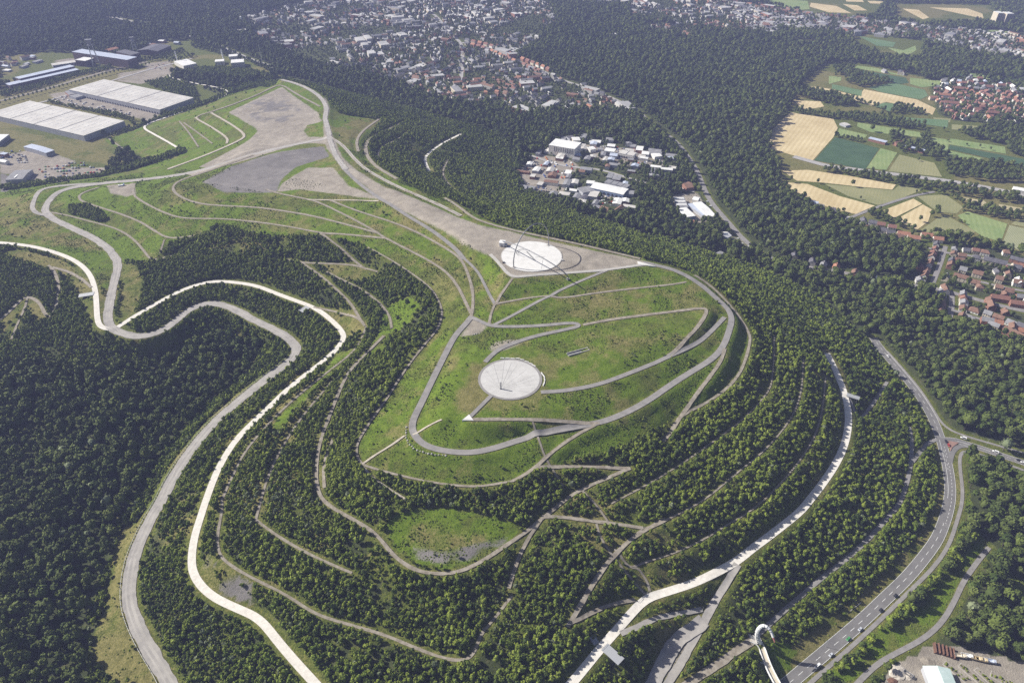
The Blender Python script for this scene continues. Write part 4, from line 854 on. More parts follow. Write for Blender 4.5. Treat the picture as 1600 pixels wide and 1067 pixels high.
# lower right village: along its streets, then the single houses one can pick out
n_v = 0
for r in roads:
    if r[0] not in ('village_street',): continue
    pw = densify(r[5], 1.0); d = np.gradient(pw[:, :2], axis=0); k = 8
    while k < len(pw)-4:
        step = 13
        for s in (-1, 1):
            if random.random() < .12: continue
            kd = kind_of(['roof_brown','roof_brown','roof_slate','roof_grey','roof_grey','roof_brown','roof_red'], .3)
            t = d[k]/np.linalg.norm(d[k]); nrm = np.array([-t[1], t[0]])*s; p = pw[k, :2]+nrm*(r[2]/2+5+kd[1])
            if clear_of(p[0], p[1], 6+kd[0]):
                placed.append((p[0], p[1])); step = max(step, kd[0]*2+4); n_v += 1
                house(p[0], p[1], math.atan2(t[1], t[0])+random.uniform(-.06,.06), kd, 'in the village street beside the lower right wood', 'village houses beside the lower right wood')
        k += int(step)
explicit = [
 ("1410,368",'roof_orange',9,-20,'in the row facing the golden strip fields'),("1426,374",'roof_orange',9,-20,'at the east end of the row facing the golden strip fields'),("1446,370",'roof_orange',8,-15,'standing alone between wood and field corner'),("1464,376",'roof_orange',7,-15,'beside the dark field trees'),
 ("1590,418",'roof_orange',9,-12,'at the right edge of the village'),("1540,503",'roof_grey',7,-20,'with white gable at the bottom of the village'),("1557,507",'roof_orange',5,-20,'at the bottom of the village'),("1535,517",'roof_brown',9,-18,'nearest the lower right wood'),("1580,514",'roof_brown',7,60,'among trees at the right edge'),("1597,520",'roof_orange',6,-20,'at the lower right edge of the village'),
 ("1560,468",'roof_red',11,-18,'set beside the street in the village'),("1590,477",'roof_red',11,-18,'at the right edge of the street'),("1590,443",'roof_white',8,70,'rising above the terraces'),("1363,436",'roof_white',5,70,'alone in the wood beside the country road'),
 ("1240,402",'roof_slate',6,70,'beside the bend of the country road'),("1268,411",'roof_slate',6,70,'half hidden in the roadside wood'),("1285,417",'roof_grey',6,60,'in the roadside wood'),("1305,420",'roof_orange',6,60,'in the roadside wood'),("1334,429",'roof_brown',6,60,'in the roadside wood'),
 ("1475,454",'roof_brown',8,75,'at the street corner'),("1468,462",'roof_grey',6,60,'on the wood side of the street corner'),("1436,420",'roof_red',5,70,'on the wood edge of the village'),("1435,440",'roof_grey',5,70,'in its garden on the wood edge'),
 ("1270,320",'roof_bluegrey',7,-25,'beside the lane at the edge of the wheat'),("1280,325",'roof_grey',6,-25,'behind the lane hedge'),("1298,330",'roof_slate',6,-25,'under dark trees on the lane'),("1325,347",'roof_white',6,70,'at the lane junction'),("1348,347",'roof_slate',6,75,'with a tall pale gable near the lane'),
 ("1352,358",'roof_red',6,-25,'first behind the lane junction'),("1362,350",'roof_slate',6,-25,'under trees on the lane'),("1375,353",'roof_red',6,-20,'in the row below the strip fields'),("1392,357",'roof_red',6,-20,'in the row below the strip fields, second'),("1378,362",'roof_slate',6,-20,'crowded behind the row below the strip fields'),("1390,366",'roof_slate',6,-20,'crowded in the middle of the row'),("1402,372",'roof_brown',6,-20,'on the wood side of the row'),
]
for s, rf, w, dg, place in explicit:
    px, py = map(float, s.split(',')); p = unproj(px, py+2, 0.); house(p[0], p[1], R(dg), (w, 4.6, 5.6, 3.8, random.choice(walls), rf, False), place, 'village houses beside the lower right wood'); placed.append((p[0], p[1])); n_v += 1
def scatter(poly, per_ha, seed, jitter=.38):
    w = np.asarray(poly); x0, y0 = w.min(0); x1, y1 = w.max(0); s = 100/math.sqrt(per_ha); rg = np.random.default_rng(seed)
    X, Y = np.meshgrid(np.arange(x0, x1, s), np.arange(y0, y1, s)); X = X.ravel()+rg.uniform(-jitter, jitter, X.size)*s; Y = Y.ravel()+rg.uniform(-jitter, jitter, Y.size)*s
    k = pip(X, Y, w); return X[k], Y[k]
def world_poly(s, z=0.0):
    xy, _ = parse(s); return unproj(xy[:, 0], xy[:, 1], np.full(len(xy), z))[:, :2]
# rest of the lower village
V2 = world_poly("1440,395 1470,388 1520,383 1560,395 1605,402 1640,480 1600,530 1540,522 1485,500 1478,455 1450,450 1430,440")
VX, VY = scatter(V2, 17, 3)
for x, y in zip(VX, VY):
    if n_v >= 130: break
    if clear_of(x, y, 13) and road_distance(np.array([x]), np.array([y]))[0] > 6:
        placed.append((x, y)); n_v += 1
        house(x, y, R(random.choice([-18, 72])+random.uniform(-6, 6)), kind_of(['roof_brown','roof_brown','roof_slate','roof_red','roof_grey'], .15), 'in the gardens behind the village street', 'village houses beside the lower right wood')
# small sheds of the industrial park
PARK = world_poly("815,265 862,222 905,212 985,228 1045,240 1064,266 1052,290 1000,296 985,340 935,336 900,318 815,300")
rs = random.Random(4)
def sheds(poly, per, seed, where_fn, group, skip=.1):
    SX, SY = scatter(poly, per, seed)
    for x, y in zip(SX, SY):
        if near_building(np.array([x]), np.array([y]))[0] or road_distance(np.array([x]), np.array([y]))[0] < 9 or rs.random() < skip: continue
        px, py, _ = proj((x, y, 0.)); a, b, h = rs.uniform(5, 13), rs.uniform(4, 8), rs.uniform(3.5, 6.5); rf = rs.choice(['roof_grey','roof_grey','roof_cream','roof_white','roof_bluegrey','roof_brown']); g = rs.choice([0, 1.2, 2.0])
        rz = R(rs.choice([-17, 73])+rs.uniform(-4, 4)); o = empty('shed', (x, y, 0), rz)
        tone = {'roof_grey':'grey','roof_white':'white','roof_cream':'cream','roof_bluegrey':'bluish','roof_brown':'brown'}[rf]
        tag(o, f"{'long' if a > 9 else 'small'} {tone} roofed shed {where_fn(px, py)}", 'shed', group)
        m = MB(); m.box(-a, a, -b, b, -.5, h); m.build('wall', M[rs.choice(['render','clad','clad','brick_red'])], o); f = MB()
        if g: f.add([(-a-.2,-b-.3,h-.05),(a+.2,-b-.3,h-.05),(a+.2,b+.3,h-.05),(-a-.2,b+.3,h-.05),(-a-.2,0,h+g),(a+.2,0,h+g)], [(0,1,5,4),(2,3,4,5),(3,0,4),(1,2,5),(3,2,1,0)])
        else: f.box(-a-.2, a+.2, -b-.2, b+.2, h+.003, h+.4)
        f.build('roof', M[rf], o); c, s_ = math.cos(rz), math.sin(rz); footprint([(x+c*u-s_*v, y+s_*u+c*v) for u, v in ((-a,-b),(a,-b),(a,b),(-a,b))], 3)
sheds(PARK, 14, 21, lambda px, py: 'in the upper row of the industrial park' if py < 245 else 'beside the rubble yard of the white works' if px < 890 else 'around the crowded car park' if py > 296 else 'in the middle of the industrial park', 'sheds of the industrial park')
sheds(world_poly("0,94 50,86 78,92 20,112 0,116"), 9, 5, lambda px, py: 'behind the long brick workshop halls', 'sheds behind the colliery', .15)
sheds(world_poly("160,66 262,58 285,72 240,76 200,74"), 7, 6, lambda px, py: 'between and behind the two winding towers', 'sheds behind the colliery', .15)
sheds(world_poly("-20,236 20,232 40,250 10,256 -20,256"), 9, 7, lambda px, py: 'in the storage yard at the far left edge', 'sheds in the storage yard', .3)
# red roofed village beyond the fields, and the row along the country road
V1 = world_poly(TOWNS[-1][0]); VX, VY = scatter(V1, TOWNS[-1][1], 5)
n1 = 0
_o = np.argsort(VY)
for x, y in zip(VX[_o], VY[_o]):
    px, py, _ = proj((x, y, 0.))
    if px > 1612 or n1 > 145: continue
    n1 += 1; far_side = py < 148
    kd = kind_of(['roof_red','roof_red','roof_orange','roof_red','roof_brown'] if not far_side else ['roof_white','roof_red','roof_grey','roof_red','roof_bluegrey'], .1)
    house(x, y, R(random.choice([-12, 78])+random.uniform(-15, 15)), kd, 'in the hamlet beyond the far meadows' if not far_side else 'on the far side of the distant hamlet', 'houses of the distant red roofed hamlet', parts=False)
n2 = 0
for r in roads:
    if r[0] != 'town_street' or abs(r[3][0][0]-722) > 1: continue
    pw = densify(r[5], 1.0); d = np.gradient(pw[:, :2], axis=0)
    for k in range(10, len(pw)-10, 26):
        for s in (-1, 1):
            if n2 >= 30 or random.random() < .15: continue
            t = d[k]/np.linalg.norm(d[k]); p = pw[k, :2]+np.array([-t[1], t[0]])*s*15
            kd = (7.5, 5.2, 6.2, 4.4, random.choice(walls), random.choice(['roof_red','roof_orange','roof_slate']), False)
            house(p[0], p[1], math.atan2(t[1], t[0]), kd, 'in the terrace along the far town street at the wood edge', 'terrace houses along the far town street', parts=False); n2 += 1
# the town itself: past counting, one object
tv, tf, tm = [], [], []
M['town_wall'] = mat('town_wall', (0.42,0.40,0.37), 0.9, c2=(0.60,0.58,0.54), scale=0.01); M['town_flat'] = mat('town_flat_roof', (0.30,0.30,0.30), 0.9, c2=(0.55,0.54,0.52), scale=0.008)
TM = [M[k] for k in ('town_wall','brick_red','render_cream','roof_red','roof_slate','roof_brown','roof_grey','town_flat','roof_orange')]
def town_house(x, y, rz, w, d, h, rh, wm, rm):
    c, s = math.cos(rz), math.sin(rz); b = len(tv)
    P = [(-w,-d,0),(w,-d,0),(w,d,0),(-w,d,0),(-w,-d,h),(w,-d,h),(w,d,h),(-w,d,h),(-w,0,h+rh),(w,0,h+rh)]
    tv.extend((x+c*a-s*e, y+s*a+c*e, z) for a, e, z in P)
    tf.extend([(b,b+1,b+5,b+4),(b+2,b+3,b+7,b+6),(b+1,b+2,b+6,b+9,b+5),(b+3,b,b+4,b+8,b+7),(b+4,b+5,b+9,b+8),(b+6,b+7,b+8,b+9)]); tm.extend([wm]*4+[rm]*2)
TOWN_W = []
rt = random.Random(11)
for k, (s, per, kd) in enumerate(TOWNS):
    w = world_poly(s); TOWN_W.append(w)
    if kd == 'village': continue
    X, Y = scatter(w, per, 30+k, .46)
    blk = vnoise(X, Y, 140, 4); ang = np.where(blk > .5, 20, -35)+np.where(vnoise(X, Y, 90, 6) > .5, 90, 0)
    for x, y, a in zip(X, Y, ang):
        px, py, _ = proj((x, y, 0.))
        if px < -30 or px > 1630 or py < -25 or fbm(x, y, 160, 2) < 0.33: continue
        a = R(a+rt.uniform(-8, 8)); u = rt.random(); red = fbm(x, y, 220, 9) > .58
        if u < .80: sz = (rt.uniform(4.5, 7.5), rt.uniform(4, 5), rt.uniform(4, 7), rt.uniform(2.6, 4.2))
        elif u < .95: sz = (rt.uniform(9, 17), rt.uniform(5, 6.5), rt.uniform(6, 10), rt.uniform(1.5, 3.5))
        else: sz = (rt.uniform(13, 26), rt.uniform(8, 14), rt.uniform(6, 14), 0.3)
        rm = rt.choice([3,5,5,8,6] if red else [4,6,6,7,5,7]) if u < .95 else rt.choice([7,7,6])
        town_house(x, y, a, *sz, rt.choice([0,0,0,0,1,2]), rm)
to = obj('town_houses', mesh_np('town_houses', tv, tf, TM, tm)); tag(to, 'dense far town of small pale and red roofed houses among trees', 'houses', kind='stuff')
# ---------------------------------------------------------------- trees and shrubs
def foliage(name, dark, light, rand=0.3):
    m = bpy.data.materials.new(name); m.use_nodes = True; nt = m.node_tree; N, L = nt.nodes, nt.links
    bs = N['Principled BSDF']; bs.inputs['Roughness'].default_value = 0.75; bs.inputs['Specular IOR Level'].default_value = 0.2
    oi = N.new('ShaderNodeObjectInfo'); geo = N.new('ShaderNodeNewGeometry')
    cr = N.new('ShaderNodeValToRGB'); cr.color_ramp.elements[0].color = (*dark, 1); cr.color_ramp.elements[1].color = (*light, 1)
    nz = N.new('ShaderNodeTexNoise'); nz.inputs['Scale'].default_value = 0.035; nz.inputs['Detail'].default_value = 3; L.new(geo.outputs['Position'], nz.inputs['Vector'])
    ad = N.new('ShaderNodeMath'); ad.operation = 'MULTIPLY_ADD'; ad.inputs[1].default_value = 0.78; L.new(oi.outputs['Random'], ad.inputs[0])
    sc = N.new('ShaderNodeMapRange'); sc.inputs['From Min'].default_value = .3; sc.inputs['From Max'].default_value = .7; sc.inputs['To Min'].default_value = -.1; sc.inputs['To Max'].default_value = .5
    n2 = N.new('ShaderNodeTexNoise'); n2.inputs['Scale'].default_value = 0.006; n2.inputs['Detail'].default_value = 2; L.new(geo.outputs['Position'], n2.inputs['Vector'])
    av_ = N.new('ShaderNodeMath'); av_.operation = 'MULTIPLY_ADD'; av_.inputs[1].default_value = .6; L.new(n2.outputs['Fac'], av_.inputs[0]); hf_ = N.new('ShaderNodeMath'); hf_.operation = 'MULTIPLY'; hf_.inputs[1].default_value = .4; L.new(nz.outputs['Fac'], hf_.inputs[0]); L.new(hf_.outputs[0], av_.inputs[2])
    L.new(av_.outputs[0], sc.inputs['Value']); L.new(sc.outputs['Result'], ad.inputs[2]); L.new(ad.outputs[0], cr.inputs['Fac'])
    L.new(cr.outputs['Color'], bs.inputs['Base Color'])
    return m
FOL = {'oak': foliage('oak_leaves', (0.026,0.044,0.008), (0.108,0.140,0.028)),
       'beech': foliage('beech_leaves', (0.034,0.054,0.011), (0.124,0.152,0.036)),
       'young': foliage('young_leaves', (0.050,0.083,0.008), (0.185,0.228,0.028)),
       'birch': foliage('birch_leaves', (0.080,0.130,0.012), (0.205,0.250,0.040)),
       'willow': foliage('willow_leaves', (0.10,0.13,0.065), (0.20,0.23,0.125)),
       'herb': foliage('herb_leaves', (0.080,0.118,0.016), (0.18,0.21,0.045)),
       'dark': foliage('dark_leaves', (0.028,0.048,0.009), (0.085,0.120,0.024))}
BARK = mat('bark', (0.075,0.058,0.045), 0.95, c2=(0.12,0.10,0.08), scale=1.5)
def crown_mesh(name, seed, rad, h0, h1, lobes, leaves, leaf, fol, flat=1.0):
    """crown of leaf clumps scattered over several uneven lobes; z from h0 to h1"""
    rg = np.random.default_rng(seed); zc, hh = (h0+h1)/2, (h1-h0)/2
    C = []; 
    for k in range(lobes):
        a = rg.uniform(0, 2*math.pi); rr = rad*0.62*math.sqrt(rg.uniform(0, 1)); t = rg.uniform(-.35, .62)
        rr *= math.sqrt(max(.15, 1-t*t*flat)); C.append((rr*math.cos(a), rr*math.sin(a), zc+hh*t, rg.uniform(.32, .52)*rad))
    C.append((0, 0, zc+hh*.25, rad*.6)); C = np.array(C)
    V, F = [], []
    idx = rg.integers(0, len(C), leaves)
    for i in idx:
        c = C[i]; d = rg.normal(size=3); d[2] = abs(d[2])*1.0-0.35; d /= np.linalg.norm(d)
        p = c[:3]+d*c[3]*np.array([1, 1, min(1.25, hh/rad)])*rg.uniform(.8, 1.08)
        if p[2] < h0: continue
        n = d+rg.normal(size=3)*.45; n /= np.linalg.norm(n); u = np.cross(n, [.3, .2, .93]); u /= np.linalg.norm(u); v = np.cross(n, u); s = leaf*rg.uniform(.65, 1.35)
        b = len(V); k1, k2 = rg.uniform(.7, 1.1, 2)
        V += [p-u*s*k1-v*s*.5, p+u*s*.55-v*s*k2, p+u*s*k2+v*s*.6+n*s*.25, p-u*s*.6+v*s*k1]; F.append((b, b+1, b+2, b+3))
    # inner leaf mass: a dented ellipsoid
    nu, nv = 8, 5; b = len(V)
    for j in range(nv+1):
        th = math.pi*j/nv
        for i in range(nu):
            ph = 2*math.pi*i/nu; k = .74*rg.uniform(.78, 1.08)
            V.append(np.array([rad*k*math.sin(th)*math.cos(ph), rad*k*math.sin(th)*math.sin(ph), zc+hh*k*math.cos(th)]))
    for j in range(nv):
        for i in range(nu): F.append((b+j*nu+i, b+(j+1)*nu+i, b+(j+1)*nu+(i+1)%nu, b+j*nu+(i+1)%nu))
    return mesh_np(name, np.array(V), np.array(F), [FOL[fol]])
def trunk_mesh(h, r, seed):
    rg = np.random.default_rng(seed); b = MB(); b.tube([(0,0,-.8),(rg.uniform(-.1,.1),rg.uniform(-.1,.1),h*.5),(0,0,h)], r, 6, r1=r*.45)
    for k in range(3):
        a = rg.uniform(0, 6.28); b.tube([(0,0,h*.6),(math.cos(a)*h*.22,math.sin(a)*h*.22,h*.95)], r*.5, 4, r1=r*.2)
    return mesh_np('trunk', b.v, b.f, [BARK])
# variants: (name, crown, trunk)
WOOD = []; YOUNG = []
for k in range(6):
    f = ['oak','oak','beech','dark','oak','beech'][k]
    WOOD.append((crown_mesh('crown', 100+k, 5.0, 3.2+k*.2, 13.5+(k%3), 9, 210, .80, f), trunk_mesh(9, .35, k)))
WOOD.append((crown_mesh('crown', 120, 5.2, 2.5, 13, 10, 210, .8, 'willow'), trunk_mesh(8, .35, 9)))
for k in range(6):
    f = ['young','young','dark','young','birch','birch'][k]
    YOUNG.append((crown_mesh('crown', 200+k, 2.5, .5, 6.0+.5*(k%3), 7, 130, .48, f, .6), trunk_mesh(4, .14, k)))
YOUNG.append((crown_mesh('crown', 220, 2.5, .4, 5.2, 7, 130, .46, 'willow'), trunk_mesh(3.5, .14, 8)))
POPLAR = (crown_mesh('crown', 300, 3.2, 1.5, 19, 10, 230, .75, 'dark', .8), trunk_mesh(12, .3, 5))
SAPLING = (crown_mesh('crown', 310, 2.6, 2.0, 8.5, 7, 120, .5, 'young', .7), trunk_mesh(5, .15, 6))
SHRUB = (crown_mesh('crown', 320, 1.5, -.2, 2.2, 6, 80, .34, 'young'), None)
TUFT = (crown_mesh('tuft', 330, 1.25, -.4, .75, 6, 44, .30, 'birch'), None)
TUFT2 = (crown_mesh('tuft', 331, 1.4, -.4, .7, 6, 44, .30, 'herb'), None)

# ---------------------------------------------------------------- the two plazas on the summit
def disc_mesh(r, z, n=96, c=(0, 0)): return [(c[0]+r*math.cos(2*math.pi*k/n), c[1]+r*math.sin(2*math.pi*k/n), z) for k in range(n)]
def ringm(b, r0, r1, z, n=96, m=0, a0=0, a1=2*math.pi):
    A = [a0+(a1-a0)*k/n for k in range(n+1)]
    vs = [(r*math.cos(a), r*math.sin(a), z) for a in A for r in (r0, r1)]
    b.add(vs, [(2*k, 2*k+1, 2*k+3, 2*k+2) for k in range(n)], m)
sd = empty('sundial_plaza', (DISC[0], DISC[1], 88.0)); tag(sd, 'round white sundial plaza with thin dark hour lines on the lower summit', 'sundial plaza')
MB().prism(disc_mesh(29.1, 0)[:], -1.0, 0.50).build('paving', M['plaza'], sd)
rb = MB(); ringm(rb, 29.1, 31.6, 0.46); rb.build('asphalt_ring', M['asphalt_old'], sd)
ob = unproj(782.5, 607.5, 88.5); ox, oy = ob[0]-DISC[0], ob[1]-DISC[1]
hours = [(770,567),(788,563),(799,567),(757,577),(808,570),(822,578),(836,586),(842,592),(842,600),(838,607),(828,613),(760,592),(750,600),(756,586)]
for k, (px, py) in enumerate(hours):
    e = unproj(px, py, 88.5); ex, ey = e[0]-DISC[0], e[1]-DISC[1]; rr = math.hypot(ex, ey); f = min(1, 28.8/rr); ex *= f; ey *= f
    dx, dy = ex-ox, ey-oy; L_ = math.hypot(dx, dy); nx_, ny_ = -dy/L_*(.15 if k < 3 else .07), dx/L_*(.15 if k < 3 else .07)
    MB().prism([(ox+dx*.06+nx_, oy+dy*.06+ny_), (ex+nx_, ey+ny_), (ex-nx_, ey-ny_), (ox+dx*.06-nx_, oy+dy*.06-ny_)], .45, .535+.0004*k).build('hour_line', M['inlay'], sd)
for rad in (9, 16, 23, 29):      # faint date curves
    b = MB(); ringm(b, rad, rad+.10, .53+rad*.0001, 40, 0, R(15), R(125)); o = b.build('date_curve', M['inlay'], sd, (ox, oy, 0))
    me = o.data
    keep = [p for p in me.polygons if all(math.hypot(me.vertices[v].co.x+ox, me.vertices[v].co.y+oy) < 28.7 for v in p.vertices)]
    o.data = mesh_np('date_curve', [tuple(v.co) for v in me.vertices], [list(p.vertices) for p in keep], [M['inlay']])
obs = empty('obelisk', (ob[0], ob[1], 88.5), R(20)); tag(obs, 'slender grey steel obelisk standing on the white sundial plaza', 'obelisk')
MB().box(-.8, .8, -.8, .8, 0, .25).build('base', M['dark_steel'], obs)
b = MB(); b.add([(-.55,-.55,.25),(.55,-.55,.25),(.55,.55,.25),(-.55,.55,.25),(-.4,-.4,8.2),(.4,-.4,8.2),(.4,.4,8.2),(-.4,.4,8.2),(0,0,9.0)], [(0,1,5,4),(1,2,6,5),(2,3,7,6),(3,0,4,7),(4,5,8),(5,6,8),(6,7,8),(7,4,8)]); b.build('shaft', M['steel'], obs)
# seat walls around the sundial: pale stone blocks
for px, py, dg in [(785,559.5,0),(793,559.5,0),(801,560,-4),(809,560,-8),(816,562,-14),(823,565,-20),(829,568,-28),(834,571,-35),(847,584,-70),(850,588,-72),(851,593,-85),(850.5,598,-95),(849,601,-100)]:
    p = unproj(px, py, 88.3); o = MB().box(-2.2, 2.2, -.5, .5, -.3, .5).build('stone_bench', M['plaza_bright'], None, tuple(p), R(dg)); bev = o.modifiers.new('b', 'BEVEL'); bev.width = .08
    tag(o, 'pale stone bench block in the row behind the round sundial plaza' if py < 575 else 'pale stone bench block in the row right of the sundial plaza', 'bench', 'stone benches around the sundial plaza')
# slot cutting with retaining walls on the mound
a_, b_ = G(887, 555), G(919, 545); d_ = b_-a_; L_ = float(np.hypot(d_[0], d_[1])); cr = empty('sighting_slot', (a_[0], a_[1], a_[2]), math.atan2(d_[1], d_[0])); tag(cr, 'narrow concrete sighting slot cut into the grassy mound above the sundial', 'slot')
for s in (-1, 1): MB().box(0, L_, s*2.2-.35, s*2.2+.35, -1.5, 1.5).build('retaining_wall', M['concrete'], cr)
MB().box(0.0, L_, -1.85, 1.85, -1.2, .42).build('passage_floor', M['steel'], cr)
MB().box(L_, L_+.5, -2.55, 2.55, -1.5, 1.6).build('end_wall', M['concrete'], cr)
# triangular viewpoints
for pts, z, lab in [([(722,657),(740,657.5),(733,648)],88.0,'small white triangular viewpoint terrace at the tip below the sundial'),([(997,414),(1025,417),(996,409)],99.0,'white triangular viewpoint terrace at the tip right of the observatory')]:
    q = [unproj(x, y, z) for x, y in pts]; c = np.mean(q, 0); b = MB(); b.prism([(p[0]-c[0], p[1]-c[1]) for p in q], -2.0, .75); o = empty('viewpoint_terrace', c); tag(o, lab, 'viewpoint')
    b.build('paving', M['plaza_bright'], o); e = MB(); q2 = [(p-c) for p in q]; e.tube([(q2[0][0],q2[0][1],1.75),(q2[1][0],q2[1][1],1.75)], .08, 5); [e.tube([(q2[0][0]+(q2[1][0]-q2[0][0])*t, q2[0][1]+(q2[1][1]-q2[0][1])*t, .7), (q2[0][0]+(q2[1][0]-q2[0][0])*t, q2[0][1]+(q2[1][1]-q2[0][1])*t, 1.75)], .06, 4) for t in np.linspace(0, 1, 8)]; e.build('railing', M['steel'], o)
# observatory plaza
opz = empty('observatory_plaza', (OBSV[0], OBSV[1], 100.0)); tag(opz, 'large round bright white plaza under the two steel arches', 'plaza')
MB().prism(disc_mesh(36.9, 0), -1.0, .55).build('paving', M['plaza_bright'], opz)
b = MB(); ringm(b, 36.9, 38.0, .50); b.build('kerb_ring', M['concrete'], opz)
c0 = unproj(819, 395, 100.55); cx, cy = c0[0]-OBSV[0], c0[1]-OBSV[1]
b = MB(); b.prism(disc_mesh(7.6, 0, 32), .5, .556)
b2 = MB(); ringm(b2, 9.0, 10.1, .60, 40, 0, R(60), R(230)); ringm(b2, 6.7, 7.3, .605, 30, 0, R(60), R(230))
for k in range(9):
    a = R(75+k*17); b2.prism([(9.4*math.cos(a)-.3*math.sin(a), 9.4*math.sin(a)+.3*math.cos(a)), (7.1*math.cos(a)-.12*math.sin(a), 7.1*math.sin(a)+.3*math.cos(a)), (7.1*math.cos(a)+.12*math.sin(a), 7.1*math.sin(a)-.12*math.cos(a)), (9.4*math.cos(a)+.12*math.sin(a), 9.4*math.sin(a)-.12*math.cos(a))], .5, .61+.0003*k)
b2.build('dial_rings', M['inlay'], opz, (cx, cy, 0))
for (x0, y0), (x1, y1), w_ in [((823,393),(836,407),1.0),((812,399),(820,402),.4),((836,402),(851,401),.35),((849,402),(846,420),.22),((786,392),(812,395),.3)]:
    p, q = unproj(x0, y0, 100.5)[:2]-OBSV[:2], unproj(x1, y1, 100.5)[:2]-OBSV[:2]; dd = (q-p)/np.linalg.norm(q-p); n = np.array([-dd[1], dd[0]])*w_
    MB().prism([tuple(p+n), tuple(q+n), tuple(q-n), tuple(p-n)], .5, .60+w_*.01).build('sight_channel', M['inlay'], opz)
# the arches
A_, B_ = unproj(803, 418.5, 100), unproj(856.5, 384, 100); Mm, hh = (A_+B_)/2, (A_-B_)/2; Lh = float(np.linalg.norm(hh)); cc = 7.0; rad = math.hypot(Lh, cc); a0 = math.atan2(-cc, Lh)
ar = empty('meridian_arch', Mm); tag(ar, 'upright slender dark steel arch spanning the white observatory plaza', 'arch', 'steel arches of the observatory')
P = [tuple(hh/Lh*math.cos(t)*rad+np.array([0, 0, cc+math.sin(t)*rad])) for t in np.linspace(a0, math.pi-a0, 72)]
MB().tube(P, .62, 8).build('arch_tube', M['steel'], ar)
for p in (hh, -hh): MB().box(-1.8, 1.8, -1.8, 1.8, -.8, .9).build('foot_block', M['concrete'], ar, tuple(p), R(50))
W_ = unproj(782, 378, 100); E_ = G(887, 436); Mm = (W_+E_)/2; hh = (W_-E_)/2; av = np.array([5.3, -30., 23.])
ar = empty('equator_arch', Mm); tag(ar, 'leaning slender dark steel arch crossing the white plaza towards the viewer', 'arch', 'steel arches of the observatory')
P = [tuple(hh*math.cos(t)+av*math.sin(t)) for t in np.linspace(-.02, math.pi+.02, 80)]
MB().tube(P, .62, 8).build('arch_tube', M['steel'], ar)
for p in (hh, -hh): MB().box(-1.8, 1.8, -1.8, 1.8, -1.2, .9).build('foot_block', M['concrete'], ar, tuple(p), R(40))
hut = empty('site_hut', unproj(785, 383.5, 100.3), R(-10)); tag(hut, 'white site hut and scaffold at the left edge of the observatory plaza', 'hut')
MB().box(-3.2, 3.2, -3.5, 3.5, 0, 5.0).build('wall', M['white_paint'], hut); MB().box(-3.6, 3.6, -3.9, 3.9, 5.003, 5.5).build('roof', M['white_paint'], hut); MB().box(-1.0, 1.0, -3.58, -3.503, .2, 2.6).build('door', M['steel'], hut); MB().box(3.4, 6.0, -3, 2, 0, 2.4).build('annexe', M['bright_steel'], hut)
for px, py, lab in [(787,411,'small dark info stand at the left rim of the observatory plaza'),(878,407,'pale stone block at the right rim of the observatory plaza')]:
    o = MB().box(-1.6, 1.6, -.8, .8, 0, 1.4).build('info_stand' if px < 800 else 'stone_block', M['dark_steel' if px < 800 else 'plaza_bright'], None, tuple(unproj(px, py, 100.2))); tag(o, lab, 'stand' if px < 800 else 'block')
# boulders along the hairpin bend
nb = 0
for line, lab in [("636,668 634,680 638,692 647,700","outer left side of the hairpin bend"),("652,704 665,708 680,710 697,712","lower side of the hairpin bend"),("738,523 749,521","paved path junction")]:
    xy, _ = parse(line); pw = densify(onground(xy[:, 0], xy[:, 1]), 3.4)
    for p in pw:
        r_ = random.uniform(.7, 1.2); rg = np.random.default_rng(nb); b = MB()
        vs, fs = [], []
        for j in range(5):
            for i in range(7):
                th = math.pi*(j+.0)/4; ph = 2*math.pi*i/7; k = rg.uniform(.8, 1.15)*r_; vs.append((k*math.sin(th)*math.cos(ph), k*math.sin(th)*math.sin(ph), k*.75*math.cos(th)+.2))
        fs = [(j*7+i, (j+1)*7+i, (j+1)*7+(i+1) % 7, j*7+(i+1) % 7) for j in range(4) for i in range(7)]
        b.add(vs, fs); o = b.build('boulder', M['stone'], None, (p[0]+random.uniform(-.5, .5), p[1]+random.uniform(-.5, .5), float(hz(p[0], p[1])))); tag(o, f'pale grey boulder at the {lab}', 'boulder', f'boulders on the {lab}'); nb += 1
# ---------------------------------------------------------------- viewing balconies of the promenade
def balcony(quad, lab, z=30.0):
    q = np.array([tuple(map(float, w.split(','))) for w in quad.split()]); w = unproj(q[:, 0], q[:, 1], np.full(4, z+.6)); c, a, b, ang = rect_fit(w); footprint(w, 3)
    o = empty('viewing_balcony', (c[0], c[1], z), ang); tag(o, lab, 'balcony', 'steel balconies along the promenade')
    MB().box(-a, a, -b, b, .35, .75).build('deck', M['bright_steel'], o)
    r = MB()
    for s in (-1, 1):
        r.box(-a, a, s*b-.06 if s > 0 else s*b, s*b if s > 0 else s*b+.06, 1.75, 1.87)
        for t in np.linspace(-a, a, 8): r.box(t-.05 if t > 0 else t, t if t > 0 else t+.05, min(s*b, s*b-s*.06), max(s*b, s*b-s*.06), .753, 1.747)
    r.build('railing', M['steel'], o)
    zg = float(hz(c[0], c[1]))-z
    for s in (-1, 1):
        for t in (-1, 1): MB().tube([(s*a*.7, t*b*.7, min(zg, -1)-1), (s*a*.7, t*b*.7, .34)], .25, 6).build('support_post', M['steel'], o)
    return o
balcony("942,1011 953,1002 972,1031 963,1043","broad steel viewing balcony reaching out from the promenade at the bottom")
balcony("122,460 146,456 147,461 124,464.5","slim steel viewing balcony left of the promenade in the far left woods")
balcony("467,484 478,478 485,481 472,489","small steel viewing balcony below the promenade bend in the young trees")
balcony("1322,613 1344,620 1342,625 1324,619","slim steel viewing balcony right of the upper promenade end")
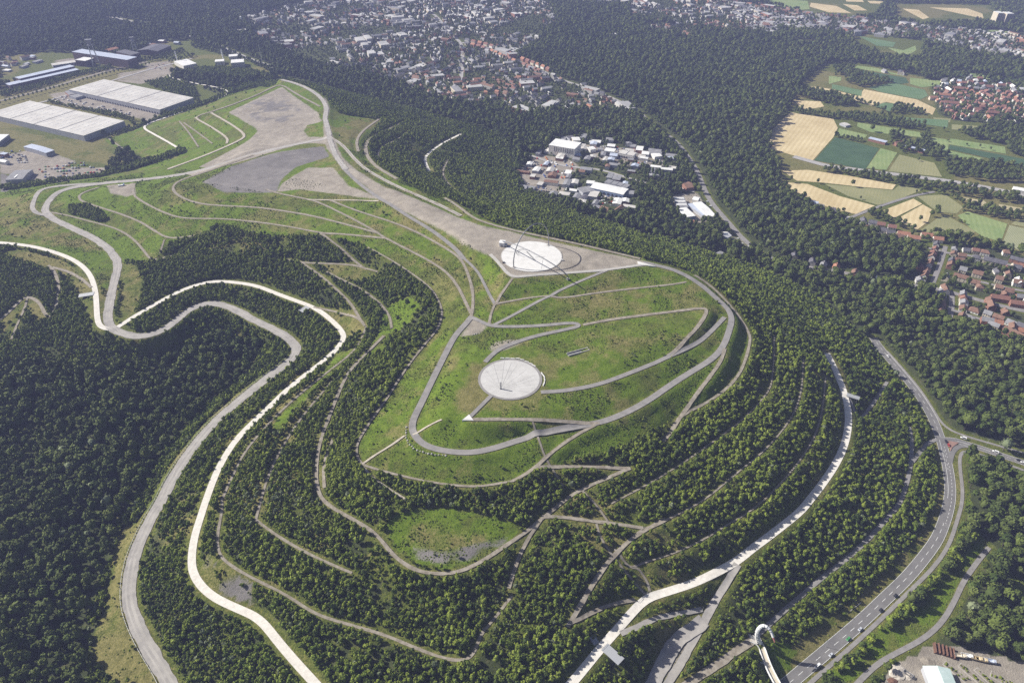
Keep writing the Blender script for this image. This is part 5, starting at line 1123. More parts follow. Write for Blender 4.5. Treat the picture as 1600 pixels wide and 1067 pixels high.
st = empty('steel_stair', G(932,1005), R(40)); tag(st, 'steel stair frame on the upper side of the promenade opposite the broad balcony', 'stair')
for k in range(8): MB().box(-2.5, 2.5, k*.7-.3, k*.7+.33, k*.42, k*.42+.12).build('tread', M['bright_steel'], st)
for s in (-1, 1): MB().tube([(s*2.6, -.5, .9), (s*2.6, 5.3, 4.1)], .07, 5).build('handrail', M['steel'], st)
# barriers where paths meet the promenade
for px, py, dg in [(1005,826,40),(1001,938,45),(1009,929,45),(971,984,40),(1098,952,60)]:
    p = G(px, py); o = empty('path_gate', p, R(dg)); tag(o, {1005:'grey tubular barrier at the end of the terrace path junction',1001:'grey tubular barrier beside the lower bend of the promenade, left one',1009:'grey tubular barrier where two trails reach the promenade',971:'grey tubular barrier at the path leaving the promenade near the balcony',1098:'grey tubular barrier at the side path of the service road'}[px], 'barrier')
    for s in (-1, 1): MB().tube([(s*2.6,0,-.3),(s*2.6,0,1.3)], .12, 6).build('post', M['steel'], o)
    MB().tube([(-2.6,0,1.15),(2.6,0,1.15)], .09, 6).build('bar', M['bright_steel'], o)
# guard rail on the valley side of the haul road
hr = [r for r in roads if r[0] == 'haul_road'][0][5]; px, py, _ = proj(hr); seg = hr[(py > 560)&(px < 470)]; seg = densify(seg, 3.0); d = np.gradient(seg[:, :2], axis=0); d /= np.linalg.norm(d, axis=1)[:, None]; n = np.c_[d[:, 1], -d[:, 0]]
sgn = 1 if (n[:, 0] < 0).mean() > .5 else -1
edge = seg[:, :2]+n*sgn*6.6; ez = hz(edge[:, 0], edge[:, 1]); g0 = np.array([edge[0, 0], edge[0, 1], ez[0]])
gr = empty('guard_rail', g0); tag(gr, 'long dark timber guard rail on the valley side of the grey haul road', 'guard rail')
MB().tube([(e[0]-g0[0], e[1]-g0[1], z-g0[2]+.95) for e, z in zip(edge, ez)], .17, 4).build('rail', M['bright_steel'], gr)
pm = MB().box(-.22, .22, -.22, .22, -.5, 1.15); pme = mesh_np('post', pm.v, pm.f, [M['dark_steel']])
for e, z in list(zip(edge, ez))[:400:2][:100]: obj('post', pme, gr, (e[0]-g0[0], e[1]-g0[1], z-g0[2]))
# ---------------------------------------------------------------- footbridge with its curled neck
bz = 9.5; deckp = smooth_line(np.array([unproj(x, y, z) for x, y, z in [(1172,999,12.5),(1184,1004,11.5),(1190,1012,10.5),(1195,1027,9.5),(1202,1045,8.5),(1213,1066,7.5),(1224,1085,7),(1236,1105,7)]]), 2); deckp = densify(deckp, 3)
fb = empty('footbridge', deckp[6]); tag(fb, 'white steel footbridge curving over the main road with a tall curled neck', 'footbridge'); f0 = deckp[6]
d = np.gradient(deckp[:, :2], axis=0); d /= np.linalg.norm(d, axis=1)[:, None]; n = np.c_[-d[:, 1], d[:, 0]]
def strip(off0, off1, z0, z1):
    b = MB(); rows = []
    for p, nn in zip(deckp, n):
        q = p-f0; rows.append([(q[0]+nn[0]*off0, q[1]+nn[1]*off0, q[2]+z0), (q[0]+nn[0]*off1, q[1]+nn[1]*off1, q[2]+z0), (q[0]+nn[0]*off1, q[1]+nn[1]*off1, q[2]+z1), (q[0]+nn[0]*off0, q[1]+nn[1]*off0, q[2]+z1)])
    vs = [v for r_ in rows for v in r_]; fs = [(i*4+k, i*4+(k+1) % 4, (i+1)*4+(k+1) % 4, (i+1)*4+k) for i in range(len(rows)-1) for k in range(4)]; return b.add(vs, fs)
strip(-2.1, 2.1, 0, .25).build('deck', M['render_cream'], fb)
for s in (-1, 1): strip(s*2.15, s*2.5, -.4, 1.5).build('railing_truss', M['white_paint'], fb)
nk0 = unproj(1187, 1004, 11.5); neck = [nk0]
for x, y, z in [(1184,998,17),(1182.5,990,24),(1185,982,30),(1191.5,976.5,33),(1199,979,33.5),(1205,986,31),(1208,995,27.5)]: neck.append(unproj(x, y, z))
neck = smooth_line(np.array(neck), 2)-f0
MB().tube([tuple(p) for p in neck], 1.9, 8, r1=1.0).build('neck', M['white_paint'], fb)
rb_ = MB()
for k in range(2, len(neck)-2, 2): rb_.tube([tuple(neck[k]-(neck[k+1]-neck[k])*.08), tuple(neck[k]+(neck[k+1]-neck[k])*.08)], 2.1-.85*k/len(neck), 8)
rb_.build('neck_ribs', M['bright_steel'], fb)
hd = neck[-1]; dv = Vector(neck[-1]-neck[-2]).normalized(); MB().tube([tuple(hd), tuple(Vector(hd)+dv*1.5), tuple(Vector(hd)+dv*4.0)], 1.0, 7, r1=.35).build('head', mat('pale_red_paint', (.55,.22,.2), .6), fb)
for k in (len(deckp)//3, len(deckp)*2//3): q = deckp[k]-f0; MB().tube([(q[0],q[1],-f0[2]-1),(q[0],q[1],q[2]-.05)], .45, 8).build('pier', M['concrete'], fb)
MB().tube([(q_[0], q_[1], q_[2]) for q_ in [deckp[len(deckp)//2]-f0, deckp[len(deckp)//2]-f0+np.array([-5.5, 1.5, 1.0])]], .18, 5).build('side_strut', M['white_paint'], fb)
# retaining kerb and culvert wall beside the main road
a_, b_ = unproj(1345, 942, 0), unproj(1232, 1028, 0); dd = b_-a_; cw = empty('culvert_wall', a_, math.atan2(dd[1], dd[0])); tag(cw, 'long low concrete channel wall in the verge beside the main road', 'wall')
L_ = float(np.linalg.norm(dd)); MB().box(0, L_, -.3, .3, -.3, 1.1).build('wall', M['concrete'], cw); MB().box(0, L_, .3, 3.2, -.2, .25).build('channel_bed', M['dark_steel'], cw)
# ---------------------------------------------------------------- road markings
mr = [r for r in roads if r[0] == 'main_road'][0][5]; mrd = densify(mr, 1.0)
def marks(name, pw, off, w, dash=None, t0=0, t1=None, lift=.62):
    d = np.gradient(pw[:, :2], axis=0); d /= np.maximum(np.linalg.norm(d, axis=1), 1e-6)[:, None]; n = np.c_[-d[:, 1], d[:, 0]]; t1 = t1 or len(pw); V, F = [], []
    for i in range(t0, t1-1):
        if dash and (i % (dash[0]+dash[1])) >= dash[0]: continue
        b = len(V)
        for j, s in ((i, -1), (i, 1), (i+1, 1), (i+1, -1)):
            x, y = pw[j, :2]+n[j]*(off+s*w/2); V.append((x, y, float(hz(x, y))+lift))
        F.append((b, b+1, b+2, b+3))
    if F: structure(obj(name, mesh_np(name, V, F, [M['marking']])))
km = [k for k, r in enumerate(roads) if r[0] == 'main_road'][0]; lf = .30+.012*(km % 40)+.03
LJ = int(np.argmin(np.hypot(*(mrd[:, :2]-unproj(1470, 684, 0)[:2]).T)))
marks('road_marking', mrd, 5.0, .28, lift=lf); marks('road_marking', mrd, -5.0, .28, lift=lf)
marks('road_marking', mrd, 0.6, .28, (6, 6), 0, LJ, lift=lf); marks('road_marking', mrd, -1.7, .30, None, LJ+6, LJ+110, lift=lf); marks('road_marking', mrd, 1.7, .30, (3, 3), LJ+12, LJ+150, lift=lf); marks('road_marking', mrd, -.0, .28, (4, 4), LJ+20, LJ+60, lift=lf)
marks('road_marking', mrd, 0.1, .30, (6, 6), LJ+150, None, lift=lf)
sr = [r for r in roads if r[0] == 'side_road'][0][5]; srd = densify(sr, 1.0); ks = [k for k, r in enumerate(roads) if r[0] == 'side_road'][0]; lf2 = .30+.012*(ks % 40)+.03
marks('road_marking', srd, 0, .28, None, 18, 60, lift=lf2); marks('road_marking', srd, 0, .28, (4, 4), 60, None, lift=lf2); marks('road_marking', srd, 3.9, .22, lift=lf2); marks('road_marking', srd, -3.9, .22, lift=lf2)
isl = [unproj(x, y, 0) for x, y in [(1481,689),(1498,692),(1488,699),(1485,705)]]; c = np.mean(isl, 0); to_ = MB().prism([(p[0]-c[0], p[1]-c[1]) for p in isl], -.1, .8).build('traffic_island', mat('red_paving', (.27,.17,.14), .9, var=.15), None, tuple(c)); structure(to_)
# ---------------------------------------------------------------- vehicles
def car_meshes(kind):
    L_, W_, Hb, Hr = {'car': (4.4, 1.8, .85, 1.5), 'van': (5.6, 2.0, 1.1, 2.4)}[kind]
    b = MB(); l, w = L_/2, W_/2
    prof = [(-l, .35), (-l+.05, Hb*.95), (-l+.6, Hb), (-l*.72, Hr), (l*.18, Hr), (l*.48, Hb), (l-.15, Hb*.88), (l, .4)] if kind == 'car' else [(-l, .35), (-l, Hr-.1), (-l+.15, Hr), (l*.42, Hr), (l*.68, Hb+.15), (l-.1, Hb), (l, .4)]
    n = len(prof); vs = [(x, -w*(1 if z <= Hb+.01 else .86), z) for x, z in prof]+[(x, w*(1 if z <= Hb+.01 else .86), z) for x, z in prof]
    b.add(vs, [tuple(range(n)), tuple(range(2*n-1, n-1, -1))]+[(i, n+i, n+(i+1) % n, (i+1) % n) for i in range(n)])
    g = MB(); k = 4 if kind == 'car' else 3; a, c = prof[k], prof[k+1]; sx = .03
    f = lambda t: (a[0]+(c[0]-a[0])*t+sx, a[1]+(c[1]-a[1])*t+sx)
    (xa, za), (xc, zc) = f(.12), f(.9); g.add([(xa,-w*.74,za),(xa,w*.74,za),(xc,w*.8,zc),(xc,-w*.8,zc)], [(0,3,2,1)])
    for s in (-1, 1): g.add([(-l*.6,s*(w*.90+.02),Hr-.12),(l*.2,s*(w*.90+.02),Hr-.12),(l*.36,s*(w*.98+.02),Hb+.08),(-l*.7,s*(w*.98+.02),Hb+.08)], [(0,1,2,3) if s > 0 else (3,2,1,0)])
    if kind == 'car': g.add([(-l+.62-.0,-w*.8,Hb+.05),(-l*.73-.03,-w*.74,Hr-.08),(-l*.73-.03,w*.74,Hr-.08),(-l+.6,w*.8,Hb+.05)], [(0,3,2,1)])
    t = MB().tube([(0,-.12,0),(0,.12,0)], .33, 12); hl = MB().box(-.05, .05, -.2, .2, -.08, .08)
    return b, mesh_np('window', g.v, g.f, [M['glass']]), mesh_np('wheel', t.v, t.f, [M['tyre']]), mesh_np('headlight', hl.v, hl.f, [M['white_paint']]), l, w, Hb
CM = {k: car_meshes(k) for k in ('car', 'van')}; BODY = {}
def car(kind, colr, x, y, rz, label, cat, group=None, simple=False, name=None):
    b, g, wm, hl, l, w, Hb = CM[kind]
    if (kind, colr) not in BODY: BODY[kind, colr] = mesh_np('body', b.v, b.f, [M['car_'+colr]])
    z = float(hz(x, y))+(.72 if not simple else .28)
    if simple:
        o = obj(name or 'parked_car', BODY[kind, colr], None, (x, y, z-.1), rz); return tag(o, label, cat, group)
    o = empty(name or ('van' if kind == 'van' else 'car'), (x, y, z), rz); tag(o, label, cat, group)
    obj('body', BODY[kind, colr], o); obj('windows', g, o)
    for sx in (-1, 1):
        for sy in (-1, 1): obj('wheel', wm, o, (sx*l*.62, sy*(w-.1), .33))
    for sy in (-1, 1): obj('headlight', hl, o, (l-.02, sy*w*.65, Hb*.72))
    return o
def on_road(px, py, rd, flip):
    p = unproj(px, py, .6); i = int(np.argmin(np.hypot(rd[:, 0]-p[0], rd[:, 1]-p[1]))); i = min(max(i, 1), len(rd)-2); t = rd[i+1]-rd[i-1]; return p[0], p[1], math.atan2(t[1], t[0])+(math.pi if flip else 0)
for kind, colr, px, py, rd, fl, lab in [('van','white',1276.5,1041,mrd,False,'white van nearest the footbridge on the main road'),('car','silver',1298,1023,mrd,False,'silver car following behind the white van near the footbridge'),('car','green',1325,998,mrd,False,'green car in the line of traffic on the main road'),('car','silver',1343.5,983,mrd,False,'pale silver car behind the green car on the main road'),
      ('car','black',1375.5,953,mrd,False,'black car behind the pale silver car on the main road'),('car','black',1398.5,930.5,mrd,False,'dark car last in the line of traffic on the curve'),('van','white',1505,685,srd,True,'white van on the side road just past the junction'),('van','white',1555,706.5,srd,True,'white van with dark front further along the side road'),
      ('car','white',1598,723,srd,True,'white car at the right edge of the picture on the side road'),('car','black',1591,719,srd,True,'black car ahead of the white one at the right edge'),('car','white',1387,557,mrd,False,'white car at the upper end of the main road among trees'),('car','red',1482,696,mrd,False,'red car waiting at the traffic island of the junction'),('car','black',1477.5,690,mrd,False,'dark car turning at the junction')]:
    x, y, a = on_road(px, py, rd, fl); car(kind, colr, x, y, a, lab, 'van' if kind == 'van' else 'car')
# traffic on the far roads, parked cars in the yards: single small meshes
hw = [r for r in roads if r[0] == 'highway']
def yard(poly, n, cols, seed, place, group, ang, sp=4.5, kinds=('car',), name='parked_car', cat='parked car', rows=11):
    rg = random.Random(seed); w = world_poly(poly); x0, y0 = w.min(0); x1, y1 = w.max(0); k = 0; tries = 0; used = []; ca, sa = math.cos(ang), math.sin(ang)
    while k < n and tries < n*60:
        tries += 1; x, y = rg.uniform(x0, x1), rg.uniform(y0, y1); u = x*ca+y*sa; v = -x*sa+y*ca; v = round(v/rows)*rows; u = round(u/sp)*sp; x, y = u*ca-v*sa, u*sa+v*ca
        if (round(u), round(v)) in used or not pip(np.array([x]), np.array([y]), w)[0] or near_building(np.array([x]), np.array([y]))[0]: continue
        used.append((round(u), round(v))); c = rg.choice(cols); car(rg.choice(kinds), c, x, y, ang+math.pi/2, f'{c} {name.replace("_", " ")} {place}', cat, group, True, name); k += 1
yard("932,302 958,309 970,318 958,324 938,318 928,308",46,['white','silver','blue','black','grey','red'],1,'in the crowded car park below the long white hall','cars in the crowded car park',.4)
yard("812,285 850,292 870,300 850,302 815,293",16,['silver','white','black','blue'],2,'in the yard beside the wood left of the works','cars in the yard beside the wood',-.3)
yard("60,262 90,258 130,252 160,266 150,272 70,283",60,['red','orange','grey','white','blue','green'],3,'in the machine dealer yard at the far left','machines in the dealer yard',.1,5.5,('van','car'),'farm_vehicle','vehicle',13)
yard("0,238 30,235 48,252 40,256 0,252",30,['white','silver','grey','blue','black'],4,'in the storage yard beside the blue grey depot','vehicles in the storage yard',.2,5,('van','car'))
yard("75,150 100,150 215,178 205,183 150,172 80,158",34,['white','silver','grey','white'],5,'in the dock yard between the two warehouses','trailers and vans in the dock yard',R(-28),5,('van',),'parked_van','van',9)
yard("820,262 838,244 888,252 900,258 882,280 840,280",34,['orange','grey','white','red','blue'],6,'on the rubble yard of the white works','machines on the rubble yard',.2,6,('van',),'work_machine','machine',9)
yard("915,226 985,231 1030,240 1035,256 1000,256 945,243",40,['white','silver','black','blue','red'],7,'among the sheds at the top of the industrial park','cars among the upper sheds',.3)
yard("1098,308 1108,316 1116,330 1110,326",8,['silver','white','black'],8,'beside the long narrow hall on the country road','cars beside the narrow hall',1.0)
yard("1145,368 1165,378 1180,392 1170,392",5,['white','silver','black'],9,'on the pale forecourt beside the country road','cars on the pale forecourt',1.0)
yard("225,103 262,100 268,110 230,112",14,['white','silver','black','red'],10,'on the paved square before the white power building','cars on the paved square',.2)
# ---------------------------------------------------------------- builders' yard in the lower right corner
yh = empty('storage_hall', unproj(1470, 1075, 0)); tag(yh, 'pale mint green gabled storage hall cut by the bottom edge of the picture', 'hall')
q = unproj(np.array([1441., 1481., 1506., 1462.]), np.array([1039., 1046., 1092., 1090.]), np.full(4, 5.5)); c, a, b, ang = rect_fit(q); yh.location = (c[0], c[1], 0); yh.rotation_euler = (0, 0, ang+(math.pi/2 if a < b else 0)); a, b = max(a, b), min(a, b); footprint(q, 4)
w = MB(); w.box(-a, a, -b, b, -.5, 5.5); w.add([(-a+.01,-b,5.5),(-a+.01,b,5.5),(-a+.01,0,7.6),(a-.01,-b,5.5),(a-.01,b,5.5),(a-.01,0,7.6)], [(0,2,1),(3,4,5)]); w.build('wall', M['clad'], yh)
for s in (-1, 1):
    f = MB(); f.add([(-a-.4,s*(b+.4),5.35),(a+.4,s*(b+.4),5.35),(a+.4,0,7.65),(-a-.4,0,7.65),(-a-.4,s*(b+.4),5.6),(a+.4,s*(b+.4),5.6),(a+.4,0,7.9),(-a-.4,0,7.9)], [(0,1,2,3),(7,6,5,4),(0,4,5,1),(1,5,6,2),(3,7,4,0)]); f.build('roof_half', M['roof_mint'], yh)
MB().box(-a-.05, -a-.003, -2, 2, 0, 4.2).build('door', M['steel'], yh)
def truck(px, py, rz, m1, lab, tip=True):
    p = unproj(px, py, .1); footprint([p+np.array([-5, -9, 0]), p+np.array([5, -9, 0]), p+np.array([5, 4, 0]), p+np.array([-5, 4, 0])], 3); o = empty('dump_truck', p, rz); tag(o, lab, 'truck', 'parked construction trucks')
    MB().box(-4, 4, -1.2, 1.2, .7, 1.1).build('chassis', M['dark_steel'], o)
    cb = MB(); cb.add([(2.2,-1.25,1.1),(4.2,-1.25,1.1),(4.2,1.25,1.1),(2.2,1.25,1.1),(2.2,-1.2,3.2),(3.7,-1.2,3.2),(3.7,1.2,3.2),(2.2,1.2,3.2),(4.2,-1.25,2.0),(4.2,1.25,2.0)], [(0,3,2,1),(4,5,6,7),(0,1,8,5,4),(3,7,6,9,2),(1,2,9,8),(8,9,6,5),(0,4,7,3)]); cab = cb.build('cab', M[m1], o)
    MB().add([(4.18,-1.1,2.1),(4.18,1.1,2.1),(3.78,1.05,3.1),(3.78,-1.05,3.1)], [(0,1,2,3)]).build('windscreen', M['glass'], cab)
    bd = MB(); bd.add([(-4.2,-1.3,1.15),(1.9,-1.3,1.15),(1.9,1.3,1.15),(-4.2,1.3,1.15),(-4.6,-1.5,2.6),(2.0,-1.5,2.9),(2.0,1.5,2.9),(-4.6,1.5,2.6),(-4.4,-1.3,2.58),(1.8,-1.3,2.8),(1.8,1.3,2.8),(-4.4,1.3,2.58),(-4,-1.1,1.5),(1.7,-1.1,1.5),(1.7,1.1,1.5),(-4,1.1,1.5)],
        [(0,3,2,1),(0,1,5,4),(1,2,6,5),(2,3,7,6),(3,0,4,7),(4,5,9,8),(5,6,10,9),(6,7,11,10),(7,4,8,11),(8,9,13,12),(9,10,14,13),(10,11,15,14),(11,8,12,15),(12,13,14,15)]); bd.build('tipper_body', M[m1], o)
    t = MB().tube([(0,-.2,0),(0,.2,0)], .55, 12); tm_ = mesh_np('wheel', t.v, t.f, [M['tyre']])
    for x in (-3, -1.6, 3):
        for s in (-1, 1): obj('wheel', tm_, o, (x, s*1.15, .55))
    return o
truck(1500, 1026, R(-10), 'render_cream', 'cream dump truck standing next to the rusty pipe stacks'); truck(1510, 1026, R(-14), 'white_paint', 'white dump truck second from the rusty pipe stacks'); truck(1525, 1030, R(-16), 'tan_paint', 'tan dump truck between two paler trucks under the trees'); truck(1533, 1032, R(-16), 'tan_paint', 'tan dump truck close beside another tan one'); truck(1546, 1034, R(-16), 'roof_bluegrey', 'bluish grey truck at the right end of the parked row')
for k, (px, py) in enumerate([(1461,1013),(1467,1014),(1473,1016),(1479,1018),(1485,1020),(1490,1022)]):
    o = empty('pipe_stack', unproj(px, py, .1), R(70)); p = np.array(o.location); footprint([p+np.array([-4, -10, 0]), p+np.array([4, -10, 0]), p+np.array([4, 6, 0]), p+np.array([-4, 6, 0])], 3); tag(o, ['rusty pipe stack at the left end of the yard fence','second rusty pipe stack from the left beside the trees','third rusty pipe stack from the left beside the trees','fourth rusty pipe stack from the left beside the trees','rusty pipe stack two places left of the cream truck','rusty pipe stack right beside the cream truck'][k], 'pipe stack', 'rusty pipe stacks in the yard')
    for j in range(4):
        for i in range(4-j): MB().tube([(-4.5, (i+j*.5-1.5)*.72, .36+j*.62), (4.5, (i+j*.5-1.5)*.72, .36+j*.62)], .34, 8).build('pipe', M['rust'], o)
def pile(px, py, r_, h, m, lab, seed, name='rubble_pile'):
    rg = np.random.default_rng(seed); vs, fs = [], []; n = 18
    for j in range(7):
        for i in range(n):
            q = j/6; a = 2*math.pi*i/n; k = r_*(1-q)*rg.uniform(.85, 1.15); vs.append((k*math.cos(a), k*math.sin(a)*.75, h*(q**.8)*rg.uniform(.85, 1.1)-.1*(j == 0)))
    for j in range(6):
        for i in range(n): fs.append((j*n+i, j*n+(i+1) % n, (j+1)*n+(i+1) % n, (j+1)*n+i))
    o = obj(name, mesh_np(name, vs, fs, [M[m]]), None, tuple(unproj(px, py, 0.0))); return tag(o, lab, 'rubble pile')
pile(1404, 1050, 8.5, 2.6, 'rubble', 'broad pale rubble pile in the builders yard left of the mint hall', 1); pile(1420, 1056, 5, 2.0, 'rubble', 'small pale rubble pile behind the grey container', 2); pile(1450, 1033, 6, 1.2, 'dirt', 'flat brown planks and earth heap above the mint hall', 3); pile(1395, 1064, 4, 1.4, 'rust', 'reddish scrap heap at the bottom edge of the yard', 4)
cn = empty('skip_container', unproj(1418, 1054, .1), R(-50)); tag(cn, 'dark grey open container lying on the rubble pile in the yard', 'container')
b = MB(); b.add([(-3,-1.1,0),(3,-1.1,0),(3,1.1,0),(-3,1.1,0),(-3.5,-1.3,2.4),(3.5,-1.3,2.4),(3.5,1.3,2.4),(-3.5,1.3,2.4),(-3.2,-1.1,2.4),(3.2,-1.1,2.4),(3.2,1.1,2.4),(-3.2,1.1,2.4),(-2.8,-.9,.5),(2.8,-.9,.5),(2.8,.9,.5),(-2.8,.9,.5)], [(0,3,2,1),(0,1,5,4),(1,2,6,5),(2,3,7,6),(3,0,4,7),(4,5,9,8),(5,6,10,9),(6,7,11,10),(7,4,8,11),(8,9,13,12),(9,10,14,13),(10,11,15,14),(11,8,12,15),(12,13,14,15)]); b.build('tub', M['steel'], cn)
for s in (-1, 1): MB().box(-2.4, 2.4, s*1.35-.1, s*1.35+.1, 1.0, 1.3).build('side_rail', M['dark_steel'], cn)
for px, py, dg, w_, l_ in [(1497,1052,-55,5,22),(1519,1054,-58,5,20),(1540,1058,-60,4.5,16),(1566,1062,-40,6,16)]:
    p = unproj(px, py, .45); o = empty('plant_bed', p, R(dg)); tag(o, {1497:'long planted bed strip nearest the mint green hall',1519:'second long planted bed strip right of the mint green hall',1540:'planted bed strip with a white machine in the yard',1566:'broad green planted bed at the right end of the yard'}[px], 'bed', 'planted beds in the builders yard')
    MB().box(-l_/2, l_/2, -w_/2, w_/2, -.4, .1).build('kerb', M['concrete'], o); MB().box(-l_/2+.4, l_/2-.4, -w_/2+.4, w_/2-.4, .1, .32).build('soil', M['dirt'], o)
    for k in range(16):
        bu = obj('bush', SHRUB[0] if k % 3 else TUFT[0], o, (random.uniform(-l_*.45, l_*.45), random.uniform(-w_*.36, w_*.36), .3), random.uniform(0, 6)); q_ = random.uniform(.35, .85); bu.scale = (q_, q_, q_*.8)
# lamps at the junction
for px, py in [(1492,686),(1518,688),(1541,695),(1566,703),(1588,711),(1290,1010)]:
    o = empty('street_lamp', unproj(px, py, .3), R(random.uniform(60, 120))); tag(o, {1492:'thin street lamp at the inner corner of the road junction',1518:'thin street lamp beside the first white van on the side road',1541:'thin street lamp along the side road before the second white van',1566:'thin street lamp along the side road past the second white van',1588:'thin street lamp near the right picture edge',1290:'thin street lamp in the verge across from the line of cars'}[px], 'street lamp', 'street lamps')
    MB().tube([(0,0,-.5),(0,0,8.6),(0,.5,9.0),(0,1.9,9.1)], .11, 6).build('pole', M['bright_steel'], o); MB().box(-.2, .2, 1.5, 2.4, 8.95, 9.1).build('lamp_head', M['steel'], o)
# gravel yard machine on the north-west terrace
gd = empty('drill_rig', G(190, 291), R(20)); tag(gd, 'white and blue drilling machine on the dirt yard above the terraces', 'machine')
MB().box(-5, 5, -1.6, 1.6, .6, 2.4).build('body', M['white_paint'], gd); MB().box(3, 5, -1.5, 1.5, 2.41, 3.8).build('cab', M['clad_blue'], gd); MB().tube([(-2,0,2.4),(-2.6,0,8)], .35, 6).build('mast', M['steel'], gd)
for s in (-1, 1): MB().box(-4.6, 4.6, s*1.5-.35, s*1.5+.35, -.1, .58).build('track_belt', M['tyre'], gd)
BARE = []
for s in ("440,136 497,176 515,226 430,236 400,246 300,276 290,272 350,254 330,262 310,262 385,222 357,176","507,148 520,212 545,250 600,290 700,332 760,351 850,374 1025,412 945,424 800,436 772,404 695,362 615,322 545,306 432,302 315,286 430,238 505,228","735,560 790,535 850,545 880,560 870,610 930,560 1000,520 960,590 860,612 770,645 735,656 700,640 712,610","737,495 766,509 748,525 714,530","165,288 212,284 215,305 200,310 170,304"):
    xy, _ = parse(s); BARE.append(onground(xy[:, 0], xy[:, 1])[:, :2])
def in_frame(x, y, z, m=40):
    px, py, d = proj(np.stack([x, y, z], -1)); return (px > -m)&(px < 1600+m)&(py > -m)&(py < 1067+m*2)&(d > 0)
def grid(x0, x1, y0, y1, s, seed, jit=.42):
    rg = np.random.default_rng(seed); nx, ny = int((x1-x0)/s), int((y1-y0)/s)
    i, j = np.meshgrid(np.arange(nx), np.arange(ny)); X = x0+(i+.5*(j % 2)+rg.uniform(-jit, jit, i.shape))*s; Y = y0+(j+rg.uniform(-jit, jit, i.shape))*s
    X, Y = X.ravel(), Y.ravel(); k = in_frame(X, Y, 10+0*X); return X[k], Y[k]
FIELD_W = [world_poly(s) for _, s in FIELDS]
YARDS = [world_poly(s) for s in (
 "812,265 840,240 895,250 905,258 880,300 840,302 815,292","907,224 990,231 1035,240 1038,258 990,258 938,246 905,236","917,293 935,284 985,293 985,304 975,324 925,304","903,292 930,290 935,300 925,312 903,312",
 "1046,305 1090,300 1100,312 1120,340 1112,350 1075,352 1060,335","1130,368 1140,372 1165,378 1200,398 1185,402 1165,392","1118,390 1135,390 1135,402 1115,402","-40,205 60,222 110,235 100,262 170,262 165,278 60,287 -40,300",
 "60,150 105,138 250,172 240,190 180,178 100,165","-40,160 45,155 200,188 210,200 135,216 -40,186","940,200 960,205 935,208 900,204","1476,385 1482,388 1465,445 1458,445",
 "350,90 395,98 385,104 330,104","1232,246 1290,255 1290,264 1232,256","938,318 985,318 985,338 938,334","85,94 122,92 122,103 84,106","215,100 262,97 275,108 262,120 225,112","1268,4 1335,20 1300,20", "130,30 230,34 225,44 130,28")]
def blocked(x, y, margin):
    b = np.zeros(x.shape, bool)
    for w in FIELD_W+YARDS: b |= pip(x, y, w)
    return b
T = {'wood': [], 'young': [], 'tuft': []}      # rows x, y, scale, variant
# woodland on the flat land: near
X, Y = grid(-950, 1300, 120, 1500, 7.2, 1)
c = cover_at(X, Y); ins = pip(X, Y, TOE_W); rd = road_distance(X, Y, True); park = pip(X, Y, PARK)
town = np.zeros(X.shape, bool)
for w in TOWN_W: town |= pip(X, Y, w)
town |= pip(X, Y, V2)
rgt = np.random.default_rng(5)
ok = (c == 'w')&~ins&(rd > 3.6)&~blocked(X, Y, 0)&~near_building(X, Y)&(~town | (rgt.random(X.shape) < .34))&(~park | (rgt.random(X.shape) < .45))
X, Y, town = X[ok], Y[ok], (town|park)[ok]; sc = rgt.uniform(.55, 1.28, X.shape)*(0.62+.75*fbm(X, Y, 70, 4))*np.where(town, .72, 1)
sp = fbm(X, Y, 60, 21); var = np.where(rgt.random(X.shape) < .012, 6, (rgt.integers(0, 6, X.shape)+np.floor(sp*9).astype(int)) % 6)
T['wood'].append(np.c_[X, Y, sc, var])
# far woodland
X, Y = grid(-2900, 2900, 1500, 4600, 9.5, 2)
c = cover_at(X, Y); ins = pip(X, Y, TOE_W); town = np.zeros(X.shape, bool); rd = road_distance(X, Y)
for w in TOWN_W: town |= pip(X, Y, w)
rgt = np.random.default_rng(6)
ok = (c == 'w')&~ins&(rd > 4)&~blocked(X, Y, 0)&~near_building(X, Y)&(~town | (rgt.random(X.shape) < .6))
X, Y, town = X[ok], Y[ok], town[ok]; sc = rgt.uniform(.75, 1.4, X.shape)*(0.7+.6*fbm(X, Y, 120, 4))*np.where(town, .56, 1)
T['wood'].append(np.c_[X, Y, sc, rgt.integers(0, 6, X.shape)])
# young woodland on the flanks of the heap
X, Y = grid(-1000, 1000, 100, 1800, 2.55, 3)
rgt = np.random.default_rng(8)
ins = pip(X, Y, TOE_W); X, Y = X[ins], Y[ins]; c = cover_at(X, Y); rd = road_distance(X, Y, True); z = hz(X, Y)
n1_, n2_ = fbm(X, Y, 45, 31), fbm(X, Y, 16, 32)
dens = np.clip((n1_*.6+n2_*.4-0.27)*6.0, 0.10, 1.0)
p = np.where(c == 'w', dens, np.where(c == 'g', np.where(n1_ > .71, .10, .004), np.where(c == 'l', .02, np.where(c == 'd', .035, np.where(c == 'k', .12, np.where(c == 'f', .03, 0))))))
shelf = pip(X, Y, onground(*[np.array(a, float) for a in zip(*[(360,862),(420,880),(520,930),(640,985),(740,1015),(760,960),(800,880),(850,830),(1000,850),(1040,830),(1180,780),(1300,640),(1280,560),(1200,540),(1000,740),(700,770),(520,720),(560,600),(480,640),(400,740)])])[:, :2])
PLZ = lambda X, Y: (np.hypot(X-DISC[0], Y-DISC[1]) < 39)|(np.hypot(X-OBSV[0], Y-OBSV[1]) < 46)
p[PLZ(X, Y)] = 0
for s in BARE: p[pip(X, Y, s)] = 0
ok = (rgt.random(X.shape) < p)&(rd > 1.4)&~near_building(X, Y)
